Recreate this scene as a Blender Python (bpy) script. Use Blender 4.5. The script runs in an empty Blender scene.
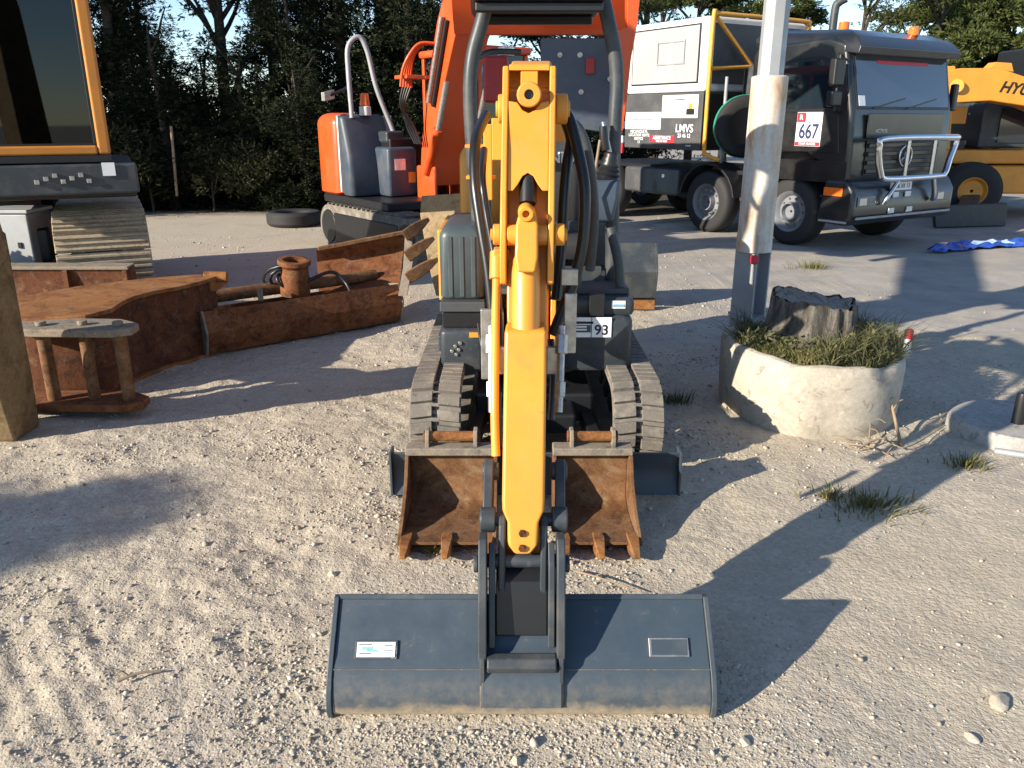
import bpy, bmesh, math, random
import numpy as np
from mathutils import Vector, Matrix
random.seed(7); RNG = np.random.default_rng(11)
SC = bpy.context.scene
COL = SC.collection
R = math.radians
PI = math.pi
# ------------------------------------------------------------ camera geometry (also used to measure the place)
H = 1.9; PITCH = R(18.4); FOC = 800.0
cp, sp = math.cos(PITCH), math.sin(PITCH)
def S(px, py, Y):                       # measured point of the place at distance Y
    r = (px-512)/FOC; u = -(py-384)/FOC
    d = Vector((r, cp+u*sp, -sp+u*cp))
    k = Y/d.y
    return Vector((d.x*k, Y, H+d.z*k))
def G(px, py, z=0.0):                   # measured point on the ground
    r = (px-512)/FOC; u = -(py-384)/FOC
    d = Vector((r, cp+u*sp, -sp+u*cp))
    k = (z-H)/d.z
    return Vector((d.x*k, d.y*k, z))
# ------------------------------------------------------------ mesh helpers
V = Vector
def spline(pts, n=6):
    P = [V(p) for p in pts]; out = []
    for i in range(len(P)-1):
        p0 = P[max(i-1, 0)]; p1 = P[i]; p2 = P[i+1]; p3 = P[min(i+2, len(P)-1)]
        for k in range(n):
            t = k/n
            out.append(0.5*((2*p1)+(p2-p0)*t+(2*p0-5*p1+4*p2-p3)*t*t+(3*p1-p0-3*p2+p3)*t**3))
    out.append(P[-1]); return out
def perp(d):
    a = V((0, 0, 1)) if abs(d.z) < 0.9 else V((1, 0, 0))
    x = d.cross(a).normalized(); return x, d.cross(x).normalized()
class MB:
    def __init__(s): s.v = []; s.f = []
    def add(s, vs, fs):
        o = len(s.v); s.v += [V(p) for p in vs]; s.f += [tuple(i+o for i in f) for f in fs]; return s
    def box(s, x0, x1, y0, y1, z0, z1):
        return s.add([(x0,y0,z0),(x1,y0,z0),(x1,y1,z0),(x0,y1,z0),(x0,y0,z1),(x1,y0,z1),(x1,y1,z1),(x0,y1,z1)],
                     [(0,3,2,1),(4,5,6,7),(0,1,5,4),(1,2,6,5),(2,3,7,6),(3,0,4,7)])
    def obox(s, c, a, b, d):            # centre and three half vectors
        c, a, b, d = V(c), V(a), V(b), V(d)
        vs = [c+i*a+j*b+k*d for k in (-1,1) for i, j in ((-1,-1),(1,-1),(1,1),(-1,1))]
        return s.add(vs, [(0,3,2,1),(4,5,6,7),(0,1,5,4),(1,2,6,5),(2,3,7,6),(3,0,4,7)])
    def bar(s, p0, p1, w, h, up=(0,0,1)):
        p0, p1 = V(p0), V(p1); d = (p1-p0); L = d.length; d.normalize()
        x = d.cross(V(up)).normalized(); y = x.cross(d).normalized()
        return s.obox((p0+p1)/2, d*L/2, x*w/2, y*h/2)
    def loft(s, rings, caps=True, close=False):
        n = len(rings[0]); o = len(s.v)
        for r in rings: s.v += [V(p) for p in r]
        m = len(rings)
        for i in range(m if close else m-1):
            a = o+i*n; b = o+((i+1) % m)*n
            for k in range(n):
                k2 = (k+1) % n
                s.f.append((a+k, a+k2, b+k2, b+k))
        if caps and not close:
            s.f.append(tuple(o+k for k in reversed(range(n)))); s.f.append(tuple(o+(m-1)*n+k for k in range(n)))
        return s
    def tube(s, pts, r, n=8, caps=True, close=False):
        P = [V(p) for p in pts]; m = len(P)
        rad = r if isinstance(r, (list, tuple)) else [r]*m
        T = []
        for i in range(m):
            if close: t = P[(i+1) % m]-P[i-1]
            else: t = P[min(i+1, m-1)]-P[max(i-1, 0)]
            T.append(t.normalized() if t.length > 1e-9 else V((0,0,1)))
        x, y = perp(T[0]); rings = []
        for i in range(m):
            x = (x-T[i]*x.dot(T[i])); x = x.normalized() if x.length > 1e-6 else perp(T[i])[0]
            y = T[i].cross(x)
            rings.append([P[i]+(x*math.cos(2*PI*k/n)+y*math.sin(2*PI*k/n))*rad[i] for k in range(n)])
        return s.loft(rings, caps, close)
    def cyl(s, p0, p1, r, n=16, r1=None): return s.tube([p0, p1], [r, r if r1 is None else r1], n)
    def prism(s, poly, ext):
        e = V(ext); n = len(poly); P = [V(p) for p in poly]; o = len(s.v)
        s.v += P+[p+e for p in P]
        s.f.append(tuple(o+k for k in reversed(range(n)))); s.f.append(tuple(o+n+k for k in range(n)))
        for k in range(n): s.f.append((o+k, o+(k+1) % n, o+n+(k+1) % n, o+n+k))
        return s
    def lathe(s, prof, o, axis, n=24, close=True):      # profile of (radius, height) round an axis
        o = V(o); a = V(axis).normalized(); x, y = perp(a)
        rings = [[o+a*h+(x*math.cos(2*PI*k/n)+y*math.sin(2*PI*k/n))*max(r, 1e-4) for k in range(n)] for r, h in prof]
        return s.loft(rings, caps=not close, close=close)
    def solid(s, grid, t):               # a sheet of points given thickness t (vector)
        t = V(t); m = len(grid); n = len(grid[0]); o = len(s.v)
        for row in grid: s.v += [V(p) for p in row]
        for row in grid: s.v += [V(p)+t for p in row]
        N = m*n
        for i in range(m-1):
            for j in range(n-1):
                a = o+i*n+j
                s.f.append((a, a+1, a+n+1, a+n)); s.f.append((a+N, a+n+N, a+n+1+N, a+1+N))
        def side(ix):
            for a, b in zip(ix[:-1], ix[1:]): s.f.append((o+a, o+b, o+b+N, o+a+N))
        side([j for j in range(n)]); side([(m-1)*n+j for j in range(n)]); side([i*n for i in range(m)]); side([i*n+n-1 for i in range(m)])
        return s
    def xf(s, M, start=0):
        for i in range(start, len(s.v)): s.v[i] = M @ s.v[i]
        return s
    def build(s, name, mat, parent=None, bevel=0.004, smooth=40, world=False, seg=2):
        vs = s.v
        if parent is not None and world:
            inv = ROOTM[top(parent).name].inverted(); vs = [inv @ p for p in vs]
        me = bpy.data.meshes.new(name); me.from_pydata([tuple(p) for p in vs], [], s.f)
        bm = bmesh.new(); bm.from_mesh(me); bmesh.ops.recalc_face_normals(bm, faces=bm.faces); bm.to_mesh(me); bm.free()
        me.materials.append(mat)
        if smooth:
            me.polygons.foreach_set('use_smooth', [True]*len(me.polygons)); me.set_sharp_from_angle(angle=R(smooth))
        o = bpy.data.objects.new(name, me); COL.objects.link(o)
        if parent is not None: o.parent = parent
        if bevel:
            b = o.modifiers.new('bevel', 'BEVEL'); b.width = bevel; b.segments = seg; b.limit_method = 'ANGLE'; b.angle_limit = R(38); b.harden_normals = bool(smooth)
        return o
ROOTM = {}
def top(o):
    while o.parent is not None: o = o.parent
    return o
def tag(o, label, cat, group=None, kind=None):
    if label: o['label'] = label
    if cat: o['category'] = cat
    if group: o['group'] = group
    if kind: o['kind'] = kind
    return o
def thing(name, label, cat, loc=(0,0,0), rotz=0.0, group=None):
    o = bpy.data.objects.new(name, None); o.empty_display_size = 0.2; COL.objects.link(o)
    o.location = loc; o.rotation_euler = (0, 0, rotz)
    ROOTM[o.name] = Matrix.Translation(V(loc)) @ Matrix.Rotation(rotz, 4, 'Z')
    return tag(o, label, cat, group)
def npmesh(name, verts, faces, mat, parent=None, smooth=False):   # numpy arrays, all faces of one size
    me = bpy.data.meshes.new(name); nv = len(verts); nf, k = faces.shape
    me.vertices.add(nv); me.vertices.foreach_set('co', np.ascontiguousarray(verts, np.float32).ravel())
    me.loops.add(nf*k); me.loops.foreach_set('vertex_index', np.ascontiguousarray(faces, np.int32).ravel())
    me.polygons.add(nf); me.polygons.foreach_set('loop_start', np.arange(0, nf*k, k, dtype=np.int32))
    if smooth: me.polygons.foreach_set('use_smooth', np.ones(nf, bool))
    me.update(calc_edges=True); me.materials.append(mat)
    o = bpy.data.objects.new(name, me); COL.objects.link(o)
    if parent is not None: o.parent = parent
    return o
def text(body, size, mat, parent, M, name='lettering', ext=0.001, world=False, shear=0.0, bold=0.0, sx=1.0):
    cu = bpy.data.curves.new(name, 'FONT'); cu.body = body; cu.size = size; cu.extrude = ext; cu.align_x = 'CENTER'; cu.align_y = 'CENTER'
    cu.shear = shear; cu.offset = bold
    cu.materials.append(mat)
    t = bpy.data.objects.new(name, cu); COL.objects.link(t)
    dg = bpy.context.evaluated_depsgraph_get(); me = bpy.data.meshes.new_from_object(t.evaluated_get(dg))
    bpy.data.objects.remove(t)
    if world and parent is not None: M = ROOTM[top(parent).name].inverted() @ M
    me.transform(M @ Matrix.Diagonal((sx, 1, 1, 1)))
    o = bpy.data.objects.new(name, me); COL.objects.link(o); o.parent = parent
    return o
def frame(o, x, y):                      # matrix of a flat face: origin, its right and its up directions
    x = V(x).normalized(); z = x.cross(V(y)).normalized(); y = z.cross(x)
    return Matrix(((x.x, y.x, z.x, o[0]), (x.y, y.y, z.y, o[1]), (x.z, y.z, z.z, o[2]), (0, 0, 0, 1)))
# ------------------------------------------------------------ value noise in numpy
_T = RNG.random((256, 256)).astype(np.float64)
def vnoise(x, y):
    xi = np.floor(x).astype(int); yi = np.floor(y).astype(int); fx = x-xi; fy = y-yi
    fx = fx*fx*(3-2*fx); fy = fy*fy*(3-2*fy)
    a = _T[xi & 255, yi & 255]; b = _T[(xi+1) & 255, yi & 255]; c = _T[xi & 255, (yi+1) & 255]; d = _T[(xi+1) & 255, (yi+1) & 255]
    return (a*(1-fx)+b*fx)*(1-fy)+(c*(1-fx)+d*fx)*fy-0.5
# ------------------------------------------------------------ materials
def nm(name):
    m = bpy.data.materials.new(name); m.use_nodes = True
    nt = m.node_tree; return m, nt, nt.nodes['Principled BSDF']
def nd(nt, typ, **kw):
    n = nt.nodes.new(typ)
    for k, v in kw.items():
        if k.startswith('i_'):
            key = k[2:].replace('_', ' ')
            n.inputs[int(key) if key.isdigit() else key].default_value = v
        else: setattr(n, k, v)
    return n
def coords(nt, kind='Object'):
    return nd(nt, 'ShaderNodeTexCoord').outputs[kind]
def noise(nt, co, scale, detail=4, rough=.55, dist=0.0):
    n = nd(nt, 'ShaderNodeTexNoise', i_Scale=scale, i_Detail=detail, i_Roughness=rough, i_Distortion=dist)
    nt.links.new(co, n.inputs['Vector']); return n.outputs['Fac']
def ramp(nt, fac, stops, interp='LINEAR'):
    r = nd(nt, 'ShaderNodeValToRGB'); e = r.color_ramp.elements; r.color_ramp.interpolation = interp
    while len(e) < len(stops): e.new(0.5)
    for el, (p, c) in zip(e, stops):
        el.position = p; el.color = (c, c, c, 1) if isinstance(c, (int, float)) else (*c, 1)
    nt.links.new(fac, r.inputs['Fac']); return r.outputs['Color']
def mix(nt, fac, a, b, blend='MIX'):
    m = nd(nt, 'ShaderNodeMix', data_type='RGBA', blend_type=blend)
    for key, val in ((0, fac), (6, a), (7, b)):
        if hasattr(val, 'is_linked'): nt.links.new(val, m.inputs[key])
        elif key == 0: m.inputs[0].default_value = val
        else: m.inputs[key].default_value = (*val, 1) if len(val) == 3 else val
    return m.outputs[2]
def bump(nt, bsdf, h, strength=.3, dist=.01, prev=None):
    b = nd(nt, 'ShaderNodeBump', i_Strength=strength, i_Distance=dist)
    nt.links.new(h, b.inputs['Height'])
    if prev is not None: nt.links.new(prev, b.inputs['Normal'])
    nt.links.new(b.outputs['Normal'], bsdf.inputs['Normal']); return b.outputs['Normal']
def paint(name, col, rough=.42, dust=.3, dustcol=(.36,.31,.24), scale=5, coat=0.0, metal=0.0, wear=0.0, wearcol=(.12,.06,.03), bmp=.05, scratch=0.0):
    m, nt, b = nm(name); co = coords(nt)
    n1 = noise(nt, co, scale, 6, .62); n2 = noise(nt, co, scale*7, 3, .6)
    var = ramp(nt, noise(nt, co, scale*.4, 3), [(.3, tuple(c*.9 for c in col)), (.7, tuple(min(c*1.06, 1) for c in col))])
    d = ramp(nt, n1, [(.48, 0.0), (.78, dust)])
    sp_ = ramp(nt, n2, [(.6, 0.0), (.72, dust*.6)])
    c = mix(nt, d, var, dustcol); c = mix(nt, sp_, c, dustcol)
    if wear:
        w = ramp(nt, noise(nt, co, scale*2.3, 8, .75), [(.66-wear*.16, 0.0), (.70-wear*.14, 1.0)])
        c = mix(nt, w, c, wearcol)
    if scratch:
        mp_ = nd(nt, 'ShaderNodeMapping'); mp_.inputs['Scale'].default_value = (60, 60, 2.2); mp_.inputs['Rotation'].default_value = (.2, .35, 0); nt.links.new(co, mp_.inputs[0])
        c = mix(nt, ramp(nt, noise(nt, mp_.outputs[0], 1.6, 5, .7), [(.67, 0.0), (.70, scratch)]), c, tuple(q*.45 for q in col))
        c = mix(nt, ramp(nt, noise(nt, co, 3.0, 7, .72, .6), [(.56, 0.0), (.70, scratch*.7)]), c, (.20,.13,.06))
    nt.links.new(c, b.inputs['Base Color'])
    rr = ramp(nt, n1, [(.3, rough*.85), (.75, min(rough+.3*dust+.12, 1))]); nt.links.new(rr, b.inputs['Roughness'])
    b.inputs['Metallic'].default_value = metal; b.inputs['Coat Weight'].default_value = coat; b.inputs['Coat Roughness'].default_value = .15
    bump(nt, b, n2, bmp, .004); return m
def rustm(name, cols, scale=5, rough=.85, bmp=.5, dustcol=(.36,.29,.2), dust=.22):
    m, nt, b = nm(name); co = coords(nt)
    n1 = noise(nt, co, scale*1.3, 10, .76, .8); n2 = noise(nt, co, scale*11, 6, .75); n3 = noise(nt, co, scale*1.7, 9, .75)
    k = len(cols)-1
    c = ramp(nt, n1, [(.34+.32*i/k, q) for i, q in enumerate(cols)])
    # flaking: sharp edged darker and brighter scabs
    c = mix(nt, ramp(nt, noise(nt, co, scale*3.1, 9, .72, .6), [(.585, 0.0), (.61, .65)]), c, tuple(q*.42 for q in cols[1]))
    c = mix(nt, ramp(nt, noise(nt, co, scale*2.3, 9, .7, 1.1), [(.61, 0.0), (.64, .55)]), c, tuple(min(q*1.35, .8) for q in cols[2]))
    c = mix(nt, ramp(nt, n2, [(.3, .5), (.7, 0.0)]), c, tuple(q*.55 for q in cols[0]))
    c = mix(nt, ramp(nt, n3, [(.53, 0.0), (.66, dust)]), c, dustcol)
    nt.links.new(c, b.inputs['Base Color']); b.inputs['Roughness'].default_value = rough
    b.inputs['Specular IOR Level'].default_value = .3
    bump(nt, b, n2, bmp, .006); return m
def plain(name, col, rough=.5, metal=0.0, spec=.5, var=.12, scale=20, bmp=.08):
    m, nt, b = nm(name); co = coords(nt); n = noise(nt, co, scale, 4)
    c = ramp(nt, n, [(.3, tuple(x*(1-var) for x in col)), (.7, tuple(min(x*(1+var), 1) for x in col))])
    nt.links.new(c, b.inputs['Base Color']); b.inputs['Roughness'].default_value = rough; b.inputs['Metallic'].default_value = metal
    b.inputs['Specular IOR Level'].default_value = spec
    bump(nt, b, n, bmp, .003); return m
def glassm(name, tint=(.05,.07,.08), see=.35, rough=.02):
    m, nt, b = nm(name); nt.nodes.remove(b); out = nt.nodes['Material Output']
    tr = nd(nt, 'ShaderNodeBsdfTransparent', i_Color=(*tint, 1)); gl = nd(nt, 'ShaderNodeBsdfGlossy', i_Roughness=rough, i_Color=(.9,.95,1,1))
    fr = nd(nt, 'ShaderNodeFresnel', i_IOR=1.5); mx = nd(nt, 'ShaderNodeMixShader')
    nt.links.new(fr.outputs[0], mx.inputs[0]); nt.links.new(tr.outputs[0], mx.inputs[1]); nt.links.new(gl.outputs[0], mx.inputs[2])
    nt.links.new(mx.outputs[0], out.inputs[0]); return m
def leafm(name, stops, trans=.25):
    m, nt, b = nm(name)
    g = nd(nt, 'ShaderNodeNewGeometry')
    c = ramp(nt, g.outputs['Random Per Island'], stops)
    nz = noise(nt, coords(nt), .9, 3)
    c = mix(nt, ramp(nt, nz, [(.35, 0.0), (.7, .55)]), c, tuple(q*1.5 for q in stops[-1][1]))
    nt.links.new(c, b.inputs['Base Color']); b.inputs['Roughness'].default_value = .75; b.inputs['Specular IOR Level'].default_value = .2
    out = nt.nodes['Material Output']; tl = nd(nt, 'ShaderNodeBsdfTranslucent'); nt.links.new(c, tl.inputs['Color'])
    mx = nd(nt, 'ShaderNodeMixShader', i_0=trans); nt.links.new(b.outputs[0], mx.inputs[1]); nt.links.new(tl.outputs[0], mx.inputs[2])
    nt.links.new(mx.outputs[0], out.inputs[0]); return m
def barkm(name, cols):
    m, nt, b = nm(name); co = coords(nt); mp_ = nd(nt, 'ShaderNodeMapping'); mp_.inputs['Scale'].default_value = (1, 1, .16); nt.links.new(co, mp_.inputs[0])
    n = noise(nt, mp_.outputs[0], 26, 8, .7, .3); n2 = noise(nt, co, 60, 5, .7)
    c = ramp(nt, n, [(.32+.36*i/3, q) for i, q in enumerate(cols)]); c = mix(nt, ramp(nt, n2, [(.3, .5), (.6, 0.0)]), c, cols[0])
    nt.links.new(c, b.inputs['Base Color']); b.inputs['Roughness'].default_value = .95; bump(nt, b, n, 1.0, .03); return m
def sleevem(name):
    m, nt, b = nm(name); co = coords(nt); mp_ = nd(nt, 'ShaderNodeMapping'); mp_.inputs['Scale'].default_value = (1, 1, .22); nt.links.new(co, mp_.inputs[0])
    n = noise(nt, mp_.outputs[0], 7.5, 8, .66, .5); n2 = noise(nt, co, 30, 5, .7)
    c = ramp(nt, n2, [(.3, (.50,.48,.44)), (.7, (.66,.63,.58))])
    c = mix(nt, ramp(nt, n, [(.44, 0.0), (.62, .75)]), c, (.46,.27,.13))
    c = mix(nt, ramp(nt, n, [(.60, 0.0), (.72, .7)]), c, (.27,.12,.045))
    nt.links.new(c, b.inputs['Base Color']); b.inputs['Roughness'].default_value = .65; bump(nt, b, n2, .15, .004); return m
def glossm(name, col):
    m, nt, b = nm(name); b.inputs['Base Color'].default_value = (*col, 1); b.inputs['Roughness'].default_value = .03; b.inputs['IOR'].default_value = 2.1
    return m
DUST = (.36,.31,.24)
M = dict(
 yellow = paint('yellow_paint', (.71,.285,.029), .42, .22, (.40,.27,.12), 9, coat=.12, bmp=.03, wear=.05, wearcol=(.16,.09,.04), scratch=.45),
 yellow_dirty = paint('dirty_yellow_paint', (.72,.33,.035), .5, .5, (.22,.15,.08), 6, wear=.25),
 charcoal = paint('charcoal_paint', (.034,.043,.052), .42, .28, (.22,.2,.17), 5, bmp=.03),
 bucket_grey = paint('bucket_grey_paint', (.040,.056,.072), .40, .30, (.20,.19,.17), 3.2, wear=.10, wearcol=(.2,.2,.2), bmp=.04),
 rim = paint('wheel_rim_paint', (.17,.185,.21), .5, .5, (.25,.22,.18), 6),
 bucket_wear = paint('worn_bucket_steel', (.10,.09,.08), .55, .75, (.30,.24,.17), 9, wear=.2, wearcol=(.05,.055,.06)),
 plastic = plain('grey_plastic', (.05,.058,.064), .55, bmp=.15, scale=60),
 ribbed = plain('ribbed_cover_plastic', (.055,.075,.085), .42, scale=8, var=.15),
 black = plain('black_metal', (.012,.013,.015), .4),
 hose = plain('hose_rubber', (.010,.010,.011), .32, scale=50),
 rubber = plain('tyre_rubber', (.020,.020,.021), .75, scale=40, bmp=.3),
 track_rubber = paint('dusty_track_rubber', (.15,.135,.115), .9, .9, (.33,.29,.235), 8, bmp=.6, wear=.3, wearcol=(.055,.05,.045)),
 steel = plain('zinc_steel', (.42,.41,.39), .38, .8, var=.25, scale=30),
 chrome = plain('chrome', (.62,.63,.65), .22, 1.0, var=.05),
 galv = paint('galvanised_steel', (.34,.36,.38), .55, .35, (.28,.27,.25), 6, metal=.3),
 sleeve = sleevem('pole_sleeve'),
 orange = paint('orange_red_paint', (.66,.075,.008), .42, .22, (.3,.16,.08), 3, coat=.2),
 cab_orange = paint('cab_frame_orange', (.52,.20,.025), .4, .4, (.2,.13,.07), 6, wear=.1),
 bluegrey = paint('blue_grey_paint', (.045,.065,.095), .4, .3, (.2,.18,.16), 3),
 truck_black = paint('truck_graphite', (.012,.0135,.015), .28, .10, (.16,.14,.12), 3, coat=.4),
 truck_grey = paint('truck_grey_panel', (.060,.064,.070), .5, .3, (.2,.18,.15), 3),
 white = paint('white_paint', (.72,.72,.71), .45, .2, (.5,.47,.42), 3),
 window_film = plain('whitened_window', (.36,.37,.38), .25, var=.06, scale=2),
 roll_orange = plain('orange_tube_paint', (.82,.38,.05), .4),
 sticker = plain('white_sticker', (.78,.80,.82), .4, var=.04, scale=9),
 sticker_blue = plain('blue_sticker_print', (.18,.36,.50), .4, scale=60),
 sticker_teal = plain('teal_sticker_print', (.20,.45,.44), .4, scale=60),
 ink = plain('black_print', (.012,.012,.014), .5),
 sticker_red = plain('red_print', (.62,.03,.05), .45),
 navy = plain('navy_print', (.02,.03,.10), .5),
 lens = plain('lamp_lens', (.75,.78,.8), .08, .2),
 headlamp = plain('headlamp_glass', (.22,.25,.28), .06, .5),
 amber = plain('amber_lens', (.85,.16,.02), .2),
 red_part = plain('dark_red_paint', (.32,.015,.02), .45),
 rust = rustm('rust', [(.06,.022,.011),(.15,.052,.019),(.25,.092,.031),(.19,.085,.042)], 5),
 rust_orange = rustm('orange_rust', [(.10,.04,.016),(.24,.095,.029),(.35,.155,.045),(.27,.165,.09)], 4),
 rust_dark = rustm('dark_rust', [(.035,.016,.010),(.085,.030,.014),(.15,.050,.018),(.10,.045,.025)], 6),
 rust_in = rustm('bucket_inside_rust', [(.07,.034,.017),(.15,.070,.029),(.22,.112,.050),(.27,.165,.090)], 4),
 rust_grey = rustm('grey_rust', [(.13,.115,.10),(.24,.21,.17),(.30,.25,.19),(.22,.15,.09)], 6),
 tan = rustm('tan_dried_mud', [(.20,.14,.07),(.33,.24,.13),(.42,.31,.18),(.36,.22,.09)], 4),
 arm_tan = rustm('worn_arm_paint', [(.10,.065,.03),(.18,.125,.06),(.25,.18,.09),(.17,.10,.045)], 4),
 track_tan = rustm('mud_caked_track', [(.25,.20,.135),(.40,.33,.235),(.50,.42,.31),(.32,.24,.16)], 5),
 concrete = rustm('concrete', [(.36,.32,.26),(.46,.41,.34),(.54,.49,.41),(.48,.44,.38)], 3, .9, .3, (.3,.27,.2), .25),
 concrete_old = rustm('weathered_concrete', [(.28,.27,.25),(.36,.35,.33),(.42,.41,.39),(.3,.29,.26)], 4, .9, .3),
 soil = rustm('planter_soil', [(.06,.045,.03),(.1,.08,.05),(.14,.11,.07),(.1,.08,.05)], 9, .95, .6),
 bark = barkm('stump_bark', [(.03,.026,.022),(.085,.075,.064),(.16,.145,.125),(.25,.23,.205)]),
 trunk = rustm('tree_bark', [(.025,.02,.016),(.05,.04,.03),(.08,.065,.05),(.06,.05,.04)], 5, .95, .8),
 cutwood = rustm('cut_wood', [(.16,.13,.10),(.26,.22,.18),(.34,.30,.26),(.28,.2,.13)], 8, .9, .6),
 twig = plain('dry_twig', (.27,.20,.13), .9, scale=30),
 tarp = plain('blue_plastic_sheet', (.03,.09,.42), .35, var=.4, scale=9, bmp=.4),
 tarp_light = plain('pale_blue_plastic', (.35,.48,.75), .35, var=.3, scale=12),
 seat = plain('seat_vinyl', (.03,.03,.032), .6, scale=40),
 cab_glass = glassm('cab_glass', (.18,.25,.30)),
 windscreen_glass = glossm('reflective_windscreen', (.035,.05,.065)),
 dark_glass = plain('dark_tinted_glass', (.012,.02,.028), .04, 0, .9, var=.05, scale=2, bmp=0.0),
 strap = plain('green_strap', (.03,.30,.20), .5),
 mirror = plain('mirror_housing', (.012,.012,.013), .4),
 leaf_dark = leafm('dark_conifer_leaf', [(0, (.006,.009,.005)), (.5, (.012,.018,.008)), (1, (.026,.034,.014))], .12),
 leaf_pine = leafm('pine_needle', [(0, (.018,.030,.010)), (.5, (.045,.065,.020)), (1, (.11,.125,.038))]),
 leaf_shrub = leafm('shrub_leaf', [(0, (.010,.014,.006)), (.6, (.022,.028,.011)), (1, (.055,.055,.025))]),
 blade = leafm('grass_blade', [(0, (.035,.055,.013)), (.5, (.085,.11,.028)), (1, (.24,.20,.09))], .3),
 weed_dark = leafm('grey_green_weed', [(0, (.03,.042,.018)), (.5, (.065,.082,.036)), (1, (.15,.14,.07))], .2),
)
def shell_mat():
    m, nt, b = nm('bucket_shell_paint'); co = coords(nt); L = nt.links.new
    n1 = noise(nt, co, 3.5, 8, .68); n2 = noise(nt, co, 22, 6, .7); n3 = noise(nt, co, 9, 8, .75)
    base = ramp(nt, n1, [(.3, (.030,.048,.068)), (.7, (.044,.064,.086))])
    sx = nd(nt, 'ShaderNodeSeparateXYZ'); L(co, sx.inputs[0])
    def mm(op, a, c_, cl=False):
        n = nd(nt, 'ShaderNodeMath', operation=op, use_clamp=cl)
        for i, q in enumerate((a, c_)):
            if hasattr(q, 'is_linked'): L(q, n.inputs[i])
            else: n.inputs[i].default_value = q
        return n.outputs[0]
    zz = mm('ADD', sx.outputs[2], mm('MULTIPLY', mm('SUBTRACT', n3, .5), .10))
    scuff = mm('MULTIPLY', mm('SUBTRACT', .165, zz), 14.0, True)           # scuffed lower belt of the shell
    mud = mm('MULTIPLY', mm('SUBTRACT', .062, zz), 26.0, True)             # caked earth along the heel
    c = mix(nt, mm('MULTIPLY', scuff, ramp(nt, n2, [(.40, .12), (.66, .75)])), base, (.125,.117,.104))
    # scratches running along the shell
    mp_ = nd(nt, 'ShaderNodeMapping'); mp_.inputs['Scale'].default_value = (2.0, 60, 60); L(co, mp_.inputs[0])
    sc_ = noise(nt, mp_.outputs[0], 2.0, 6, .7)
    c = mix(nt, ramp(nt, sc_, [(.66, 0.0), (.70, .45)]), c, (.16,.16,.155))
    c = mix(nt, ramp(nt, n3, [(.60, 0.0), (.72, .30)]), c, (.22,.20,.165))
    c = mix(nt, mm('MULTIPLY', mud, ramp(nt, n2, [(.30, .5), (.55, 1.0)])), c, (.34,.275,.195))
    L(c, b.inputs['Base Color']); L(ramp(nt, n3, [(.3, .36), (.7, .62)]), b.inputs['Roughness'])
    bump(nt, b, n2, .12, .004); return m
M['bucket_shell'] = shell_mat()
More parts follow.
